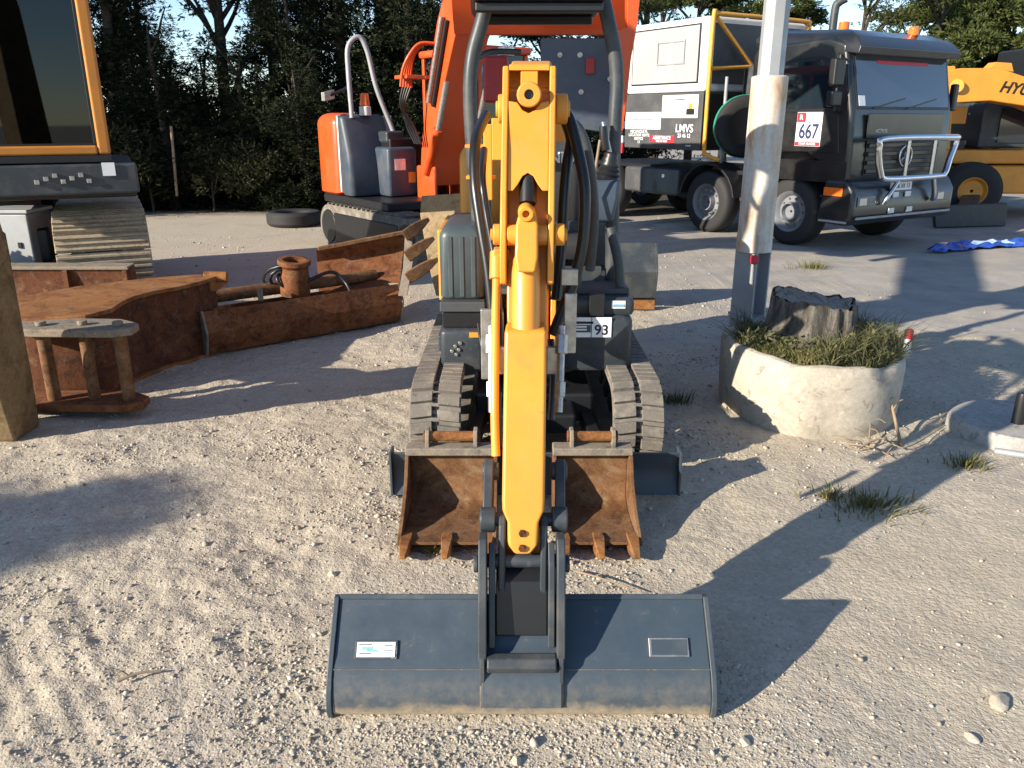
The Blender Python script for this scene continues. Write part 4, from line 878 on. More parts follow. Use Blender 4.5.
MB().bar(S(318, 249, 7.94), S(406, 232, 8.19), .05, .04).build('lip', M['rust_in'], sb, .008, world=True)
for a, b in (((405, 236, 8.1), (429, 219, 8.3)), ((407, 256, 7.9), (434, 238, 8.05)), ((408, 278, 7.7), (438, 259, 7.85))):
    p = S(*a); q = S(*b); d_ = (q-p).normalized(); u_ = V((0, 1, 0)); v_ = d_.cross(u_).normalized(); m = MB()
    m.loft([[p.lerp(q, t)+u_*r_*a_+v_*r_*b_ for a_, b_ in ((-1,-1),(1,-1),(1,1),(-1,1))] for t, r_ in ((0, .055), (.35, .058), (.7, .045), (1.0, .018))]); m.build('tooth', M['rust_in'], sb, .008, world=True)
# mud covered plate leaning behind
ml = thing('steel_plate', 'tan mud covered steel plate leaning against the raised dozer blade', 'plate', S(434, 296, 8.6))
MB().prism([S(420,213,8.9), S(455,211,8.9), S(447,262,8.7), S(441,296,8.55), S(436,296,8.55), S(428,262,8.7)], (0, .06, 0)).build('plate', M['tan'], ml, .008, world=True)
# tyre on the ground
ty = thing('old_tyre', 'worn grey tyre lying flat near the trees, left of the orange excavator', 'tyre', (-4.05, 15.1, 0))
MB().lathe([(.30, .03), (.34, .0), (.46, .0), (.50, .05), (.50, .20), (.46, .25), (.34, .25), (.30, .22)], (0, 0, .01), (0, 0, 1), 36).build('tyre', M['rubber'], ty, .01)
# ------------------------------------------------------------ orange excavator behind
hx = thing('orange_excavator', 'orange and blue grey excavator by the trees, boom raised behind the small excavator', 'excavator', (-1.0, 12.0, 0), math.atan2(-.8, .6))
def HB(mb, name, mat, parent=None, bevel=.01, smooth=40): return mb.build(name, M[mat], parent or hx, bevel, smooth)
HBOOM = [(-.05, 1.0, .17), (.05, 1.5, .19), (.25, 2.25, .20), (.58, 3.0, .24), (.90, 3.45, .28), (1.5, 3.9, .26), (2.6, 4.4, .18)]
rings = []
for i, (x, z, h_) in enumerate(HBOOM):
    a = HBOOM[max(i-1, 0)]; b = HBOOM[min(i+1, len(HBOOM)-1)]; dd = V((b[0]-a[0], 0, b[1]-a[1])).normalized(); n_ = V((-dd.z, 0, dd.x))
    rings.append([V((x, s*.27, z))+n_*t*h_ for s, t in ((-1, -1), (1, -1), (1, 1), (-1, 1))])
HB(MB().loft(rings), 'boom', 'orange', None, .02)
for s in (-1.25, 1.25):
    HB(MB().cyl((.05, s*.26, 1.15), (.42, s*.26, 1.75), .07, 16), 'boom_cylinder', 'orange', None, .006); HB(MB().cyl((.42, s*.26, 1.75), (.66, s*.26, 2.35), .04, 14), 'cylinder_rod', 'steel', None, 0)
    HB(MB().box(-.25, .25, s*.22-.03, s*.22+.03, .78, 1.25), 'boom_foot', 'orange', None, .03)
HB(MB().cyl((.16, -.31, 2.1), (.56, -.31, 3.15), .035, 12), 'hydraulic_pipe', 'steel', None, 0); HB(MB().cyl((.26, -.30, 2.05), (.66, -.30, 3.1), .03, 12), 'hydraulic_pipe', 'black', None, 0)
def HW(mb, name, mat, bevel=.01, smooth=40): return mb.build(name, M[mat], hx, bevel, smooth, world=True)
HW(MB().loft([[(x-.14, y-.14, z), (x+.14, y-.14, z), (x+.14, y+.14, z), (x-.14, y+.14, z)] for x, y, z in ((.62, 9.9, 4.6), (.50, 9.3, 3.7), (.42, 9.0, 3.3))]), 'stick', 'orange')
xl, xr = S(452, 20, 8.9).x, S(634, 20, 8.9).x
rbw = HW(MB().prism([(xl, 8.35, 3.55), (xl, 8.60, 3.28), (xl, 8.9, 2.96), (xl, 9.2, 2.74), (xl, 9.34, 2.74), (xl, 9.44, 2.9), (xl, 9.4, 3.5)], (xr-xl, 0, 0)), 'wide_bucket', 'orange', .01, 30)
yk = 8.55
HW(MB().prism([S(644,-60,yk), S(640,0,yk), S(638,20,yk), S(631,60,yk), S(627,100,yk), S(623,131,yk), S(619,128,yk), S(620,70,yk), S(615,40,yk), S(616,31,yk), S(627,27,yk), S(627,-60,yk)], (0, .16, 0)), 'side_arm', 'orange', .008)
HW(MB().prism([S(541,38,9.0), S(612,38,9.0), S(617,62,9.0), S(617,118,9.0), S(608,133,9.0), S(575,128,9.0), S(541,118,9.0)], (0, .16, 0)), 'cover_plate', 'bluegrey', .012)
for px, py in ((560, 55), (580, 55), (581, 92), (610, 79), (552, 108)): HW(MB().cyl(S(px, py, 8.975), S(px, py, 9.0), .028, 14), 'bolt', 'steel', .004)
HW(MB().obox(S(590, 66, 8.98), (.045, 0, 0), (0, .02, 0), (0, 0, .08)), 'pin_cover', 'red_part', .01)
for k in range(5):                       # hose manifold frame at the side of the boom
    z = 2.42; HB(MB().tube(spline([(-.10+.05*k, -.42-.07*k, z-.12), (-.06+.05*k, -.44-.06*k, z+.10), (.02+.05*k, -.42-.045*k, z+.30), (.16+.03*k, -.36-.03*k, z+.42), (.24+.03*k, -.28, z+.42)], 4), .02, 8), 'hose_pipe', 'orange', None, 0, 60)
HB(MB().box(-.14, .20, -.66, -.28, 2.40, 2.45), 'pipe_bracket', 'orange', None, .01)
for k in range(4): HB(MB().tube(spline([(-.10+.05*k, -.42-.07*k, 2.32), (-.16+.05*k, -.50-.05*k, 2.05), (-.20+.06*k, -.46, 1.8), (-.12+.05*k, -.38, 1.55)]), .018, 8), 'hydraulic_hose', 'black', None, 0, 60)
def lrbox(x0, x1, y0, y1, z0, z1, r, slope=0.0):
    rings = []
    for k, (z, ins) in enumerate([(z0, r*.3), (z0+.04, 0), (z0+(z1-z0)*.5, 0)]+[(z1-r+r*math.sin(PI/2*j/5), r*(1-math.cos(PI/2*j/5))) for j in range(6)]):
        X0, X1, Y0, Y1 = x0+ins, x1-ins-slope*max(0, (z-z0)/(z1-z0)-.35), y0+ins, y1-ins; rr = min(r, .12); rg = []
        for cx, cy, a0 in ((X1-rr, Y1-rr, 0), (X0+rr, Y1-rr, 90), (X0+rr, Y0+rr, 180), (X1-rr, Y0+rr, 270)):
            for j in range(5): a = R(a0+90*j/4); rg.append((cx+rr*math.cos(a), cy+rr*math.sin(a), z))
        rings.append(rg)
    return MB().loft(rings)
HB(lrbox(-1.75, -1.06, -1.16, -.62, .80, 1.97, .16), 'side_cover', 'orange', None, 0, 50); HB(lrbox(-1.80, -1.2, -.60, 1.16, .80, 1.55, .16), 'counterweight', 'orange', None, 0, 50); HB(MB().box(-1.19, -.5, -.58, .33, .80, 1.62), 'engine_bay', 'black', None, .03)
HB(MB().box(-1.05, -.55, -.60, -.30, 1.55, 1.72), 'air_cleaner', 'charcoal', None, .04)
HB(MB().box(-1.06, -1.02, -1.13, -.25, .86, 1.93), 'white_stripe', 'white', None, .004)
HB(lrbox(-1.02, -.66, -1.14, -.42, .82, 1.95, .07, .34), 'side_hood', 'bluegrey', None, 0, 50)
HB(lrbox(-1.00, -.35, -.70, -.22, .82, 1.50, .05), 'tool_box', 'bluegrey', None, 0, 50)
HB(MB().box(-.352, -.345, -.60, -.42, 1.18, 1.34), 'lamp', 'lens', None, .004); HB(MB().box(-.352, -.343, -.38, -.26, 1.0, 1.15), 'yellow_label', 'yellow', None, 0)
HB(MB().box(-.728, -.715, -1.02, -.92, 1.0, 1.12), 'label', 'sticker', None, 0)
HB(MB().box(-1.7, .35, -1.12, 1.12, .68, .80), 'deck', 'black', None, .02)
HB(MB().cyl((-.4, 0, .45), (-.4, 0, .68), .5, 28), 'slew_ring', 'black')
HB(MB().tube(spline([(-.85, -.98, 1.90), (-.88, -.98, 2.5), (-.90, -.95, 2.85), (-.86, -.80, 2.98), (-.82, -.70, 2.8), (-.78, -.60, 2.3), (-.70, -.42, 1.75), (-.66, -.36, 1.5)]), .035, 10), 'handrail', 'galv', None, 0, 60)
HB(MB().cyl((-.88, -.75, 1.93), (-.88, -.75, 2.06), .085, 18), 'beacon_base', 'white', None, .01); HB(MB().cyl((-.88, -.75, 2.06), (-.88, -.75, 2.24), .075, 18, .06), 'beacon', 'amber', None, .02)
HB(MB().tube([(-.95, -1.25, 2.2), (-.92, -1.05, 2.28), (-.9, -.95, 2.35)], .02, 8), 'mirror_arm', 'black', None, 0); HB(MB().obox((-.95, -1.28, 2.2), (.02, .02, 0), (-.05, .10, .02), (0, 0, .06)), 'mirror', 'steel', None, .01)
# cab to the right of the boom
for x in (-1.15, .30):
    for y in (.38, 1.20): HB(MB().box(x, x+.07, y, y+.07, .82, 2.75), 'cab_pillar', 'orange', None, .015)
HB(MB().box(-1.18, .42, .34, 1.30, 2.751, 2.86), 'cab_roof', 'orange', None, .04); HB(MB().box(.33, .345, .45, 1.2, 1.15, 2.75), 'cab_windscreen', 'cab_glass', None, 0)
HB(MB().box(-1.1, .28, .40, .41, 1.5, 2.75), 'cab_window', 'cab_glass', None, 0); HB(MB().box(-1.1, .3, .40, 1.25, .801, 1.12), 'cab_base', 'orange', None, .01)
HB(MB().box(-.8, -.3, .6, 1.1, 1.121, 1.4), 'seat', 'seat', None, .04); HB(MB().box(-.9, -.78, .6, 1.1, 1.121, 2.0), 'seat_back', 'seat', None, .04)
for yc in (-1.0, 1.0):
    m = MB(); n = 30; c0, c1, z0, r = -1.35, 1.0, .34, .32; P = []
    for k in range(n): a = PI/2+PI*k/(n-1); P.append((c0+r*math.cos(a), z0+r*math.sin(a)))
    for k in range(n): a = -PI/2+PI*k/(n-1); P.append((c1+r*math.cos(a), z0+r*math.sin(a)))
    m.prism([(x, yc-.22, z) for x, z in P], (0, .44, 0))
    for k in range(18):
        x = c0+(c1-c0)*k/17; m.box(x-.02, x+.02, yc-.22, yc+.22, z0+r, z0+r+.025)
    for k in range(7):
        a = -PI/2+PI*k/6; q = V((math.cos(a), 0, math.sin(a))); m.obox(V((c1, yc, z0))+q*(r+.01), V((0, .22, 0)), V((-q.z, 0, q.x))*.02, q*.015)
    HB(m, 'crawler_track', 'track_rubber' if yc < 0 else 'rubber', None, .006)
    for x in (-1.35, 1.0): HB(MB().lathe([(.04, -.235), (.24, -.235), (.26, -.2), (.26, .2), (.24, .235), (.04, .235)], (x, yc, .34), (0, 1, 0), 24, False), 'idler', 'black', None, .006)
    HB(MB().box(-1.15, .8, yc-.232, yc+.232, .12, .56), 'track_frame', 'black', None, .02)
HB(MB().box(-1.3, 1.0, -.8, .8, .25, .46), 'undercarriage', 'black', None, .02)
HB(MB().prism([(1.55, -1.30, .52), (1.50, -1.30, .75), (1.56, -1.30, 1.0), (1.60, -1.30, 1.0), (1.56, -1.30, .75), (1.60, -1.30, .52)], (0, 2.6, 0)), 'dozer_blade', 'tan', None, .008)
for y in (-.5, .5): HB(MB().bar((1.0, y, .4), (1.55, y, .7), .10, .12), 'blade_arm', 'tan', None, .01)
# ------------------------------------------------------------ black rally assistance truck
fx, fy = .53, -.848
tr = thing('assistance_truck', 'black heavy truck with white crew box and chrome bull bar, number 667 on its door', 'truck', (4.28, 12.65, 0), math.atan2(fy, fx))
def TB(mb, name, mat, parent=None, bevel=.012, smooth=40): return mb.build(name, M[mat], parent or tr, bevel, smooth)
# local frame: x forward, y away from the camera side, z up
for y in (.55, 1.65): TB(MB().box(-6.0, .75, y, y+.10, .72, .98), 'chassis_rail', 'black')
cabp = [(-.98, 1.00), (-.98, 2.82), (-.90, 2.95), (.42, 3.0), (.72, 2.90), (.94, 1.98), (.98, 1.5), (.98, 1.00), (.62, 1.00), (.50, 1.24), (.22, 1.40), (-.22, 1.40), (-.50, 1.24), (-.62, 1.00)]
cab = TB(MB().prism([(x, .0, z) for x, z in cabp], (0, 2.45, 0)), 'cab', 'truck_black', None, .07)
# roof cap with visor
TB(MB().loft([[(-.95, .06, 2.92), (.66, .03, 2.78), (.66, 2.42, 2.78), (-.95, 2.39, 2.92)], [(-.97, .03, 3.0), (.92, .0, 2.74), (.92, 2.45, 2.74), (-.97, 2.42, 3.0)], [(-.97, .03, 3.06), (.94, .01, 2.84), (.94, 2.44, 2.84), (-.97, 2.42, 3.06)], [(-.93, .09, 3.13), (.80, .09, 2.99), (.80, 2.36, 2.99), (-.93, 2.36, 3.13)], [(-.8, .25, 3.18), (.55, .25, 3.09), (.55, 2.2, 3.09), (-.8, 2.2, 3.18)]]), 'sun_visor', 'truck_black', cab, .04, 55)
# windscreen on the raked front
wd = V((.94-.72, 0, 1.98-2.90)).normalized(); wn = V((-wd.z, 0, wd.x))
def WS(y, t): return V((.72, y, 2.90))+wd*t
wl = V((.94-.72, 0, 1.98-2.90)).length
TB(MB().obox(WS(1.225, wl*.53)+wn*.004, V((0, 1.14, 0)), wd*wl*.43, wn*.006), 'windscreen_seal', 'black', cab, .03)
wsn = TB(MB().obox(WS(1.225, wl*.53)+wn*.011, V((0, 1.10, 0)), wd*wl*.395, wn*.006), 'windscreen', 'windscreen_glass', cab, .02)
TB(MB().obox(WS(1.225, wl*.27)+wn*.019, V((0, .62, 0)), wd*.024, wn*.002), 'banner', 'sticker_red', wsn, 0)
TB(MB().obox(WS(.20, wl*.84)+wn*.019, V((0, .07, 0)), wd*.07, wn*.002), 'screen_sticker', 'sticker', wsn, 0)
for y in (.45, 1.25):
    TB(MB().bar(WS(y, wl*.95)+wn*.03, WS(y+.75, wl*.80)+wn*.03, .018, .018), 'wiper', 'black', cab, .004)
# side window and door
TB(MB().prism([(x, -.008, z) for x, z in ((-.80, 1.98), (-.80, 2.72), (.36, 2.74), (.58, 2.60), (.74, 1.98))], (0, .012, 0)), 'window_seal', 'black', cab, .006)
TB(MB().prism([(x, -.014, z) for x, z in ((-.75, 2.03), (-.75, 2.67), (.34, 2.69), (.52, 2.57), (.66, 2.03))], (0, .008, 0)), 'side_window', 'dark_glass', cab, .004)
dr = TB(MB().prism([(x, -.012, z) for x, z in ((-.72, 1.42), (-.72, 1.94), (.72, 1.94), (.80, 1.42))], (0, .014, 0)), 'door', 'truck_black', cab, .01)
TB(MB().box(-.62, -.42, -.05, -.012, 1.78, 1.83), 'handle', 'black', dr, .008)
TB(MB().box(-.9, .97, -.012, -.002, 1.00, 1.30), 'sill_panel', 'truck_black', cab, .01)
pn = TB(MB().box(.02, .47, -.022, -.0125, 1.50, 1.98), 'number_panel', 'sticker', cab, 0)
TB(MB().box(.025, .465, -.026, -.0225, 1.505, 1.56), 'red_band', 'sticker_red', pn, 0); TB(MB().box(.025, .18, -.026, -.0225, 1.84, 1.975), 'red_band', 'sticker_red', pn, 0)
text('667', .29, M['navy'], pn, frame((.25, -.0265, 1.70), (1,0,0), (0,0,1)), bold=.006, sx=.80)
text('START NUMBER', .042, M['sticker'], pn, frame((.245, -.0275, 1.532), (1,0,0), (0,0,1)), bold=.001)
text('R', .10, M['sticker'], pn, frame((.10, -.0275, 1.905), (1,0,0), (0,0,1)), bold=.002)
# mirrors, stack, beacons
for y0 in (-.0,):
    TB(MB().tube([(.62, y0-.02, 2.75), (.80, y0-.22, 2.72), (.80, y0-.22, 2.0), (.70, y0-.03, 1.98)], .018, 8), 'mirror_arm', 'black', cab, 0)
    TB(MB().box(.72, .84, y0-.34, y0-.12, 2.32, 2.68), 'mirror', 'mirror', cab, .03); TB(MB().box(.72, .84, y0-.34, y0-.12, 2.05, 2.26), 'mirror', 'mirror', cab, .03)
TB(MB().box(.80, .90, 2.50, 2.62, 2.0, 2.4), 'mirror', 'mirror', cab, .03)
TB(MB().tube(spline([(-1.1, 2.0, 1.2), (-1.1, 2.0, 2.9), (-1.1, 2.0, 3.60), (-1.06, 2.03, 3.72), (-.98, 2.1, 3.78)]), .065, 14), 'exhaust_stack', 'charcoal', None, 0, 60)
TB(MB().cyl((-.70, 1.75, 3.14), (-.70, 1.75, 3.38), .085, 18), 'beacon', 'amber', cab, .02); TB(MB().cyl((.55, 1.75, 3.06), (.55, 1.75, 3.2), .075, 18), 'beacon', 'amber', cab, .03)
# nose: panel, grille, badge, bumper
TB(MB().box(.982, 1.005, .30, 2.15, 1.62, 1.96), 'front_flap', 'truck_black', cab, .02)
gr = TB(MB().box(.982, .996, .34, 2.11, 1.10, 1.60), 'grille', 'black', cab, .01)
for k in range(4): TB(MB().box(.997, 1.03, .36, 2.09, 1.13+.12*k, 1.19+.12*k), 'slat', 'truck_black', gr, .012)
bd = TB(MB().tube([(1.05, 1.225+.15*math.cos(a), 1.36+.15*math.sin(a)) for a in [2*PI*k/28 for k in range(28)]], .014, 8, close=True), 'badge', 'chrome', gr, 0, 60)
m = MB()
for k in range(3):
    a = PI/2+2*PI*k/3; m.tube([(1.05, 1.225, 1.36), (1.05, 1.225+.145*math.cos(a), 1.36+.145*math.sin(a))], [.028, .006], 6)
TB(m, 'badge_star', 'chrome', bd, 0, 0)
text('ACTROS', .07, M['steel'], cab, frame((1.008, .62, 1.72), (0,1,0), (0,0,1)), bold=.001)
bmp = TB(MB().prism([(x, -.04, z) for x, z in ((.55, .42), (1.06, .40), (1.16, .52), (1.16, .86), (1.04, 1.05), (.64, 1.05))], (0, 2.53, 0)), 'bumper', 'truck_black', None, .06)
TB(MB().box(1.162, 1.19, .05, 2.4, .50, .535), 'bumper_strip', 'galv', bmp, .006); TB(MB().box(.62, 1.10, -.062, -.042, .44, .475), 'bumper_strip', 'galv', bmp, .006)
for y in (.06, 1.98):
    hl_ = TB(MB().box(1.162, 1.178, y, y+.40, .68, .82), 'headlight', 'headlamp', bmp, .02); TB(MB().box(1.1781, 1.186, y+.03, y+.19, .70, .80), 'reflector', 'chrome', hl_, .01)
TB(MB().box(.66, .98, -.062, -.042, .82, .94), 'turn_signal', 'amber', bmp, .01)
for y in (.86, 1.16, .80, 1.25): TB(MB().box(1.163, 1.185, y, y+.14, (.76 if y in (.86, 1.16) else .53)+.02, (.76 if y in (.86, 1.16) else .53)+.10), 'fog_lamp', 'lens', bmp, .01)
pl2 = TB(MB().box(1.164, 1.176, .78, 1.30, .88, 1.0), 'number_plate', 'sticker', bmp, .004); text('9106 XK 13', .085, M['ink'], pl2, frame((1.177, 1.04, .94), (0,1,0), (0,0,1)), bold=.001)
bb = [(1.20, .22, 1.52), (1.32, .26, 1.60), (1.36, .40, 1.63), (1.36, 2.05, 1.63), (1.32, 2.19, 1.60)]
TB(MB().tube(spline([(1.25, .40, 1.10), (1.25, .30, 1.30), (1.25, .26, 1.52), (1.25, .40, 1.62), (1.25, 2.0, 1.62), (1.22, 2.20, 1.58), (1.22, 2.10, 1.3), (1.25, 1.98, 1.10), (1.25, 1.8, 1.06), (1.25, .6, 1.06), (1.25, .40, 1.10)], 5), .048, 12), 'bull_bar', 'chrome', None, 0, 60)
for y in (.95, 1.60): TB(MB().cyl((1.25, y, 1.07), (1.25, y, 1.61), .03, 12), 'bull_bar_post', 'chrome', None, 0)
TB(MB().tube(spline([(1.20, .62, .70), (1.24, .66, .82), (1.25, .86, 1.06)]), .034, 10), 'bull_bar_leg', 'chrome', None, 0); TB(MB().tube(spline([(1.20, 1.85, .70), (1.24, 1.80, .82), (1.25, 1.70, 1.06)]), .034, 10), 'bull_bar_leg', 'chrome', None, 0)
# steps
for z in (.50, .78): TB(MB().box(.58, .95, -.03, .25, z, z+.04), 'step', 'black', None, .008)
# wheels
def wheel(x, y, name='wheel', out=-1, r=.515):
    s = out
    w_ = TB(MB().lathe([(.30, .0), (.33, .0-.0), (.44, s*.012), (r-.03, s*-.01), (r, s*-.05), (r, s*-.27), (r-.03, s*-.31), (.30, s*-.30)], (x, y, r), (0, 1, 0), 40), name, 'rubber', None, .004)
    TB(MB().lathe([(.02, s*-.06), (.11, s*-.06), (.12, s*.02), (.14, s*.02), (.15, s*-.08), (.24, s*-.09), (.27, s*-.03), (.31, s*.006), (.315, s*-.06), (.29, s*-.2), (.02, s*-.2)], (x, y, r), (0, 1, 0), 32), 'rim', 'rim', w_, .003)
    m = MB()
    for k in range(10): a = 2*PI*k/10; m.cyl((x+.205*math.cos(a), y-s*.10, r+.205*math.sin(a)), (x+.205*math.cos(a), y-s*.05, r+.205*math.sin(a)), .016, 8)
    TB(m, 'wheel_nut', 'steel', w_, 0)
    return w_
for x in (0, -1.78, -4.6, -5.9):
    wheel(x, .03, out=-1); wheel(x, 2.42, out=1)
for x in (-1.78,):
    m = MB(); P1 = [(x+.62*math.cos(a), .52+.62*math.sin(a)) for a in [R(10+16*k) for k in range(11)]]; P2 = [(x+.66*math.cos(a), .52+.66*math.sin(a)) for a in [R(170-16*k) for k in range(11)]]
    m.prism([(a, .0, b) for a, b in P1+P2], (0, .45, 0)); TB(m, 'mudguard', 'black', None, .006)
TB(MB().box(-4.05, -2.55, .06, .62, .55, 1.02), 'fuel_tank', 'truck_grey', None, .06); TB(MB().box(-2.95, -2.89, .045, .058, .86, .92), 'tank_label', 'sticker', None, 0)
TB(MB().box(-5.5, -1.0, .30, 2.1, .985, 1.06), 'sub_frame', 'black', None, .01)
TB(MB().box(-1.25, -.75, .35, .75, .6, .95), 'battery_box', 'black', None, .03)
# crew box
bx0, bx1, by0, by1, bz0, bz1 = -4.05, -2.0, .03, 2.45, 1.36, 3.50
cbx = TB(MB().box(bx0, bx1, by0, by1, 2.32, bz1), 'crew_box', 'white', None, .05)
lo = TB(MB().box(bx0, bx1-.02, by0+.004, by1, bz0, 2.318), 'lower_panel', 'truck_grey', cbx, .02)
wf = TB(MB().box(-3.90, -2.16, by0-.012, by0+.001, 2.46, 3.40), 'window', 'black', cbx, .10); TB(MB().box(-3.87, -2.19, by0-.020, by0-.0125, 2.485, 3.375), 'pane', 'window_film', wf, .08)
for z in (2.78, 3.14): TB(MB().box(-3.2, -2.5, by0-.034, by0-.0205, z, z+.03), 'window_latch', 'galv', wf, .004)
for x in (-3.2, -2.53): TB(MB().box(x, x+.025, by0-.040, by0-.021, 2.78, 3.17), 'window_latch', 'galv', wf, .004)
TB(MB().prism([(x, by0-.0215, z) for x, z in ((-3.0, 2.52), (-2.72, 2.52), (-2.80, 3.34), (-2.86, 3.34))], (0, -.002, 0)), 'window_decal', 'sticker_red', wf, 0).data.materials[0] = plain('faded_pink_print', (.55, .38, .38), .4)
TB(MB().box(bx1+.001, bx1+.02, by0+.12, by1-.12, 2.45, 3.40), 'front_panel', 'truck_grey', cbx, .01); TB(MB().box(bx1-.019, bx1+.012, by0+.1, by1-.1, 1.40, 2.30), 'front_panel_lower', 'black', cbx, .01)
def LBL(x0, x1, z0, z1, mat, name='sticker', dy=0.0): return TB(MB().box(x0, x1, by0-.004-dy, by0-.0005-dy, z0, z1), name, mat, lo, 0)
a1 = LBL(-3.02, -2.12, 1.90, 2.28, 'sticker'); a2 = LBL(-4.02, -3.04, 1.70, 2.0, 'sticker')
TB(MB().box(-2.40, -2.20, by0-.0062, by0-.0042, 1.95, 2.05), 'print_picture', 'ink', lo, 0); TB(MB().box(-2.35, -2.25, by0-.0062, by0-.0042, 2.051, 2.14), 'print_picture', 'yellow_dirty', lo, 0)
TB(MB().box(-2.72, -2.45, by0-.0062, by0-.0042, 2.19, 2.21), 'print_line', 'ink', lo, 0); TB(MB().box(-3.85, -3.25, by0-.0062, by0-.0042, 1.86, 1.875), 'print_line', 'ink', lo, 0)
LBL(-3.32, -2.66, 1.48, 1.60, 'sticker_red')
FT = lambda x, z: frame((x, by0-.0055, z), (1,0,0), (0,0,1))
text('LMVS', .19, M['sticker'], lo, FT(-2.42, 1.72), bold=.003); text('23 46 12', .09, M['sticker'], lo, FT(-2.42, 1.60), bold=.002)
text('ASSISTANCE', .085, M['sticker'], lo, FT(-2.99, 1.555), bold=.002); text('RALLYE RAID', .05, M['sticker'], lo, FT(-2.99, 1.497), bold=.001)
for k, s_ in enumerate(('MECANIQUE PL', 'LOCATION VENTE', 'SERVICE', '13')): text(s_, .07, M['sticker'], lo, FT(-3.62, 1.655-.062*k), bold=.001)
text('www', .06, M['sticker'], lo, FT(-2.30, 1.44), bold=.001)
# striped marker at the rear corner of the box
for k in range(8):
    z = 1.45+.13*k; TB(MB().box(bx0-.06, bx0-.012, by0-.03, by0+.02, z, z+.126), 'marker_stripe', 'ink' if k % 2 else 'sticker', cbx, 0)
TB(MB().box(bx0-.07, bx0-.01, by0-.035, by0+.02, 1.25, 1.445), 'tail_lamp', 'sticker_red', cbx, .01)
# orange tube frame in front of the box
def T(pts, r=.035, mat='roll_orange', name='roll_frame'): return TB(MB().tube(spline(pts, 6), r, 10), name, mat, None, 0, 60)
X_ = bx1+.10
T([(X_, .05, 1.30), (X_, .02, 1.5), (X_, .02, 3.40), (X_, .08, 3.50), (X_, .2, 3.52), (X_, 2.2, 3.52), (X_, 2.36, 3.48), (X_, 2.40, 3.3), (X_, 2.40, 2.3)])
T([(X_, .10, 3.46), (X_, 1.05, 2.72)]); T([(X_, .04, 2.68), (X_, 1.05, 2.74)]); T([(X_, 2.35, 3.42), (X_, 1.9, 3.0)])
T([(X_, .04, 1.32), (X_+.15, .08, 1.25), (X_+.25, .15, 1.22)])
TB(MB().cyl((X_+.18, .25, 1.1), (X_+.18, .25, 2.55), .03, 12), 'air_pipe', 'galv', None, 0)
TB(MB().box(bx1+.03, bx1+.34, .9, 1.6, 2.25, 2.75), 'air_filter_housing', 'charcoal', None, .03)
sw = TB(MB().lathe([(.30, -.14), (.40, -.16), (.47, -.14), (.50, -.08), (.50, .08), (.47, .14), (.40, .16), (.30, .14)], (X_+.40, .50, 1.76), V((.80, -.45, 0)), 36), 'spare_wheel', 'rubber', None, .004)
TB(MB().lathe([(.503, -.02), (.512, -.02), (.512, .05), (.503, .05)], (X_+.40, .50, 1.76), V((.80, -.45, 0)), 36), 'green_strap', 'strap', sw, 0) if 'strap' in M else None
# ------------------------------------------------------------ yellow wheeled excavator behind the truck
wx = thing('wheeled_excavator', 'yellow wheeled excavator at the right edge behind the black truck, lettering on its boom', 'excavator', (10.4, 16.2, 0))
def XB(mb, name, mat, parent=None, bevel=.015, smooth=40): return mb.build(name, M[mat], parent or wx, bevel, smooth, world=True)
Yb = 15.6
bo = XB(MB().prism([S(938,72,Yb), S(962,68,Yb), S(1000,68,Yb), S(1030,78,Yb), S(1100,104,Yb), S(1150,150,Yb), S(1140,170,Yb), S(1085,130,Yb), S(1024,106,Yb), S(990,101,Yb), S(940,104,Yb)], (0, .45, 0)), 'boom', 'yellow', None, .03)
tx = V((1, 0, -.115)).normalized()
text('HYUNDAI', .27, M['ink'], bo, frame(S(1032, 91, Yb)+V((0, -.004, 0)), tx, (.115, 0, 1)), world=True, shear=.3, bold=.008)
XB(MB().cyl(S(957, 86, Yb-.06), S(957, 86, Yb+.5), .12, 18), 'pivot_pin', 'yellow_dirty', bo, .01)
XB(MB().prism([S(990,68,Yb+.1), S(996,62,Yb+.1), S(1012,63,Yb+.1), S(1014,72,Yb+.1)], (0, .25, 0)), 'cylinder_lug', 'yellow', bo, .01)
XB(MB().prism([S(934,66,Yb+.05), S(956,66,Yb+.05), S(950,150,Yb+.05), S(940,150,Yb+.05)], (0, .35, 0)), 'stick', 'yellow', None, .02)
XB(MB().box(S(1022,60,17).x, S(1120,60,17).x, 16.6, 17.9, 1.7, 3.2), 'cab', 'black', None, .05)
gl0, gl1 = S(984, 108, 16.5), S(1018, 148, 16.5)
XB(MB().box(gl0.x, S(1110,100,16.5).x, 16.5, 17.8, gl1.z, gl0.z+.1), 'cab_lower', 'charcoal', None, .04)
XB(MB().box(S(1003,120,16.4).x, S(1100,120,16.4).x, 16.47, 16.49, gl1.z+.10, gl0.z), 'cab_window', 'dark_glass', None, 0)
XB(MB().box(S(952,0,16.6).x, S(984,0,16.6).x, 16.5, 17.4, S(960,124,16.6).z, S(960,112,16.6).z+.1), 'hose_guard', 'yellow', None, .02)
XB(MB().box(S(950,0,16.2).x, S(1140,0,16.2).x, 16.2, 18.2, S(960,164,16.2).z, S(960,150,16.2).z), 'deck', 'yellow', None, .03)
XB(MB().box(S(996,0,16.0).x, S(1140,0,16.0).x, 16.0, 18.0, S(960,194,16.0).z, S(960,166,16.0).z), 'chassis', 'yellow', None, .04)
for px in (1000, 1012, 1024): XB(MB().box(S(px,0,15.9).x, S(px+2,0,15.9).x, 15.94, 16.0, S(960,192,16.0).z, S(960,166,16.0).z), 'chassis_rib', 'yellow_dirty', None, .01)
XB(MB().box(S(935,0,16.5).x, S(996,0,16.5).x, 16.6, 17.8, .45, .85), 'axle', 'black', None, .03)
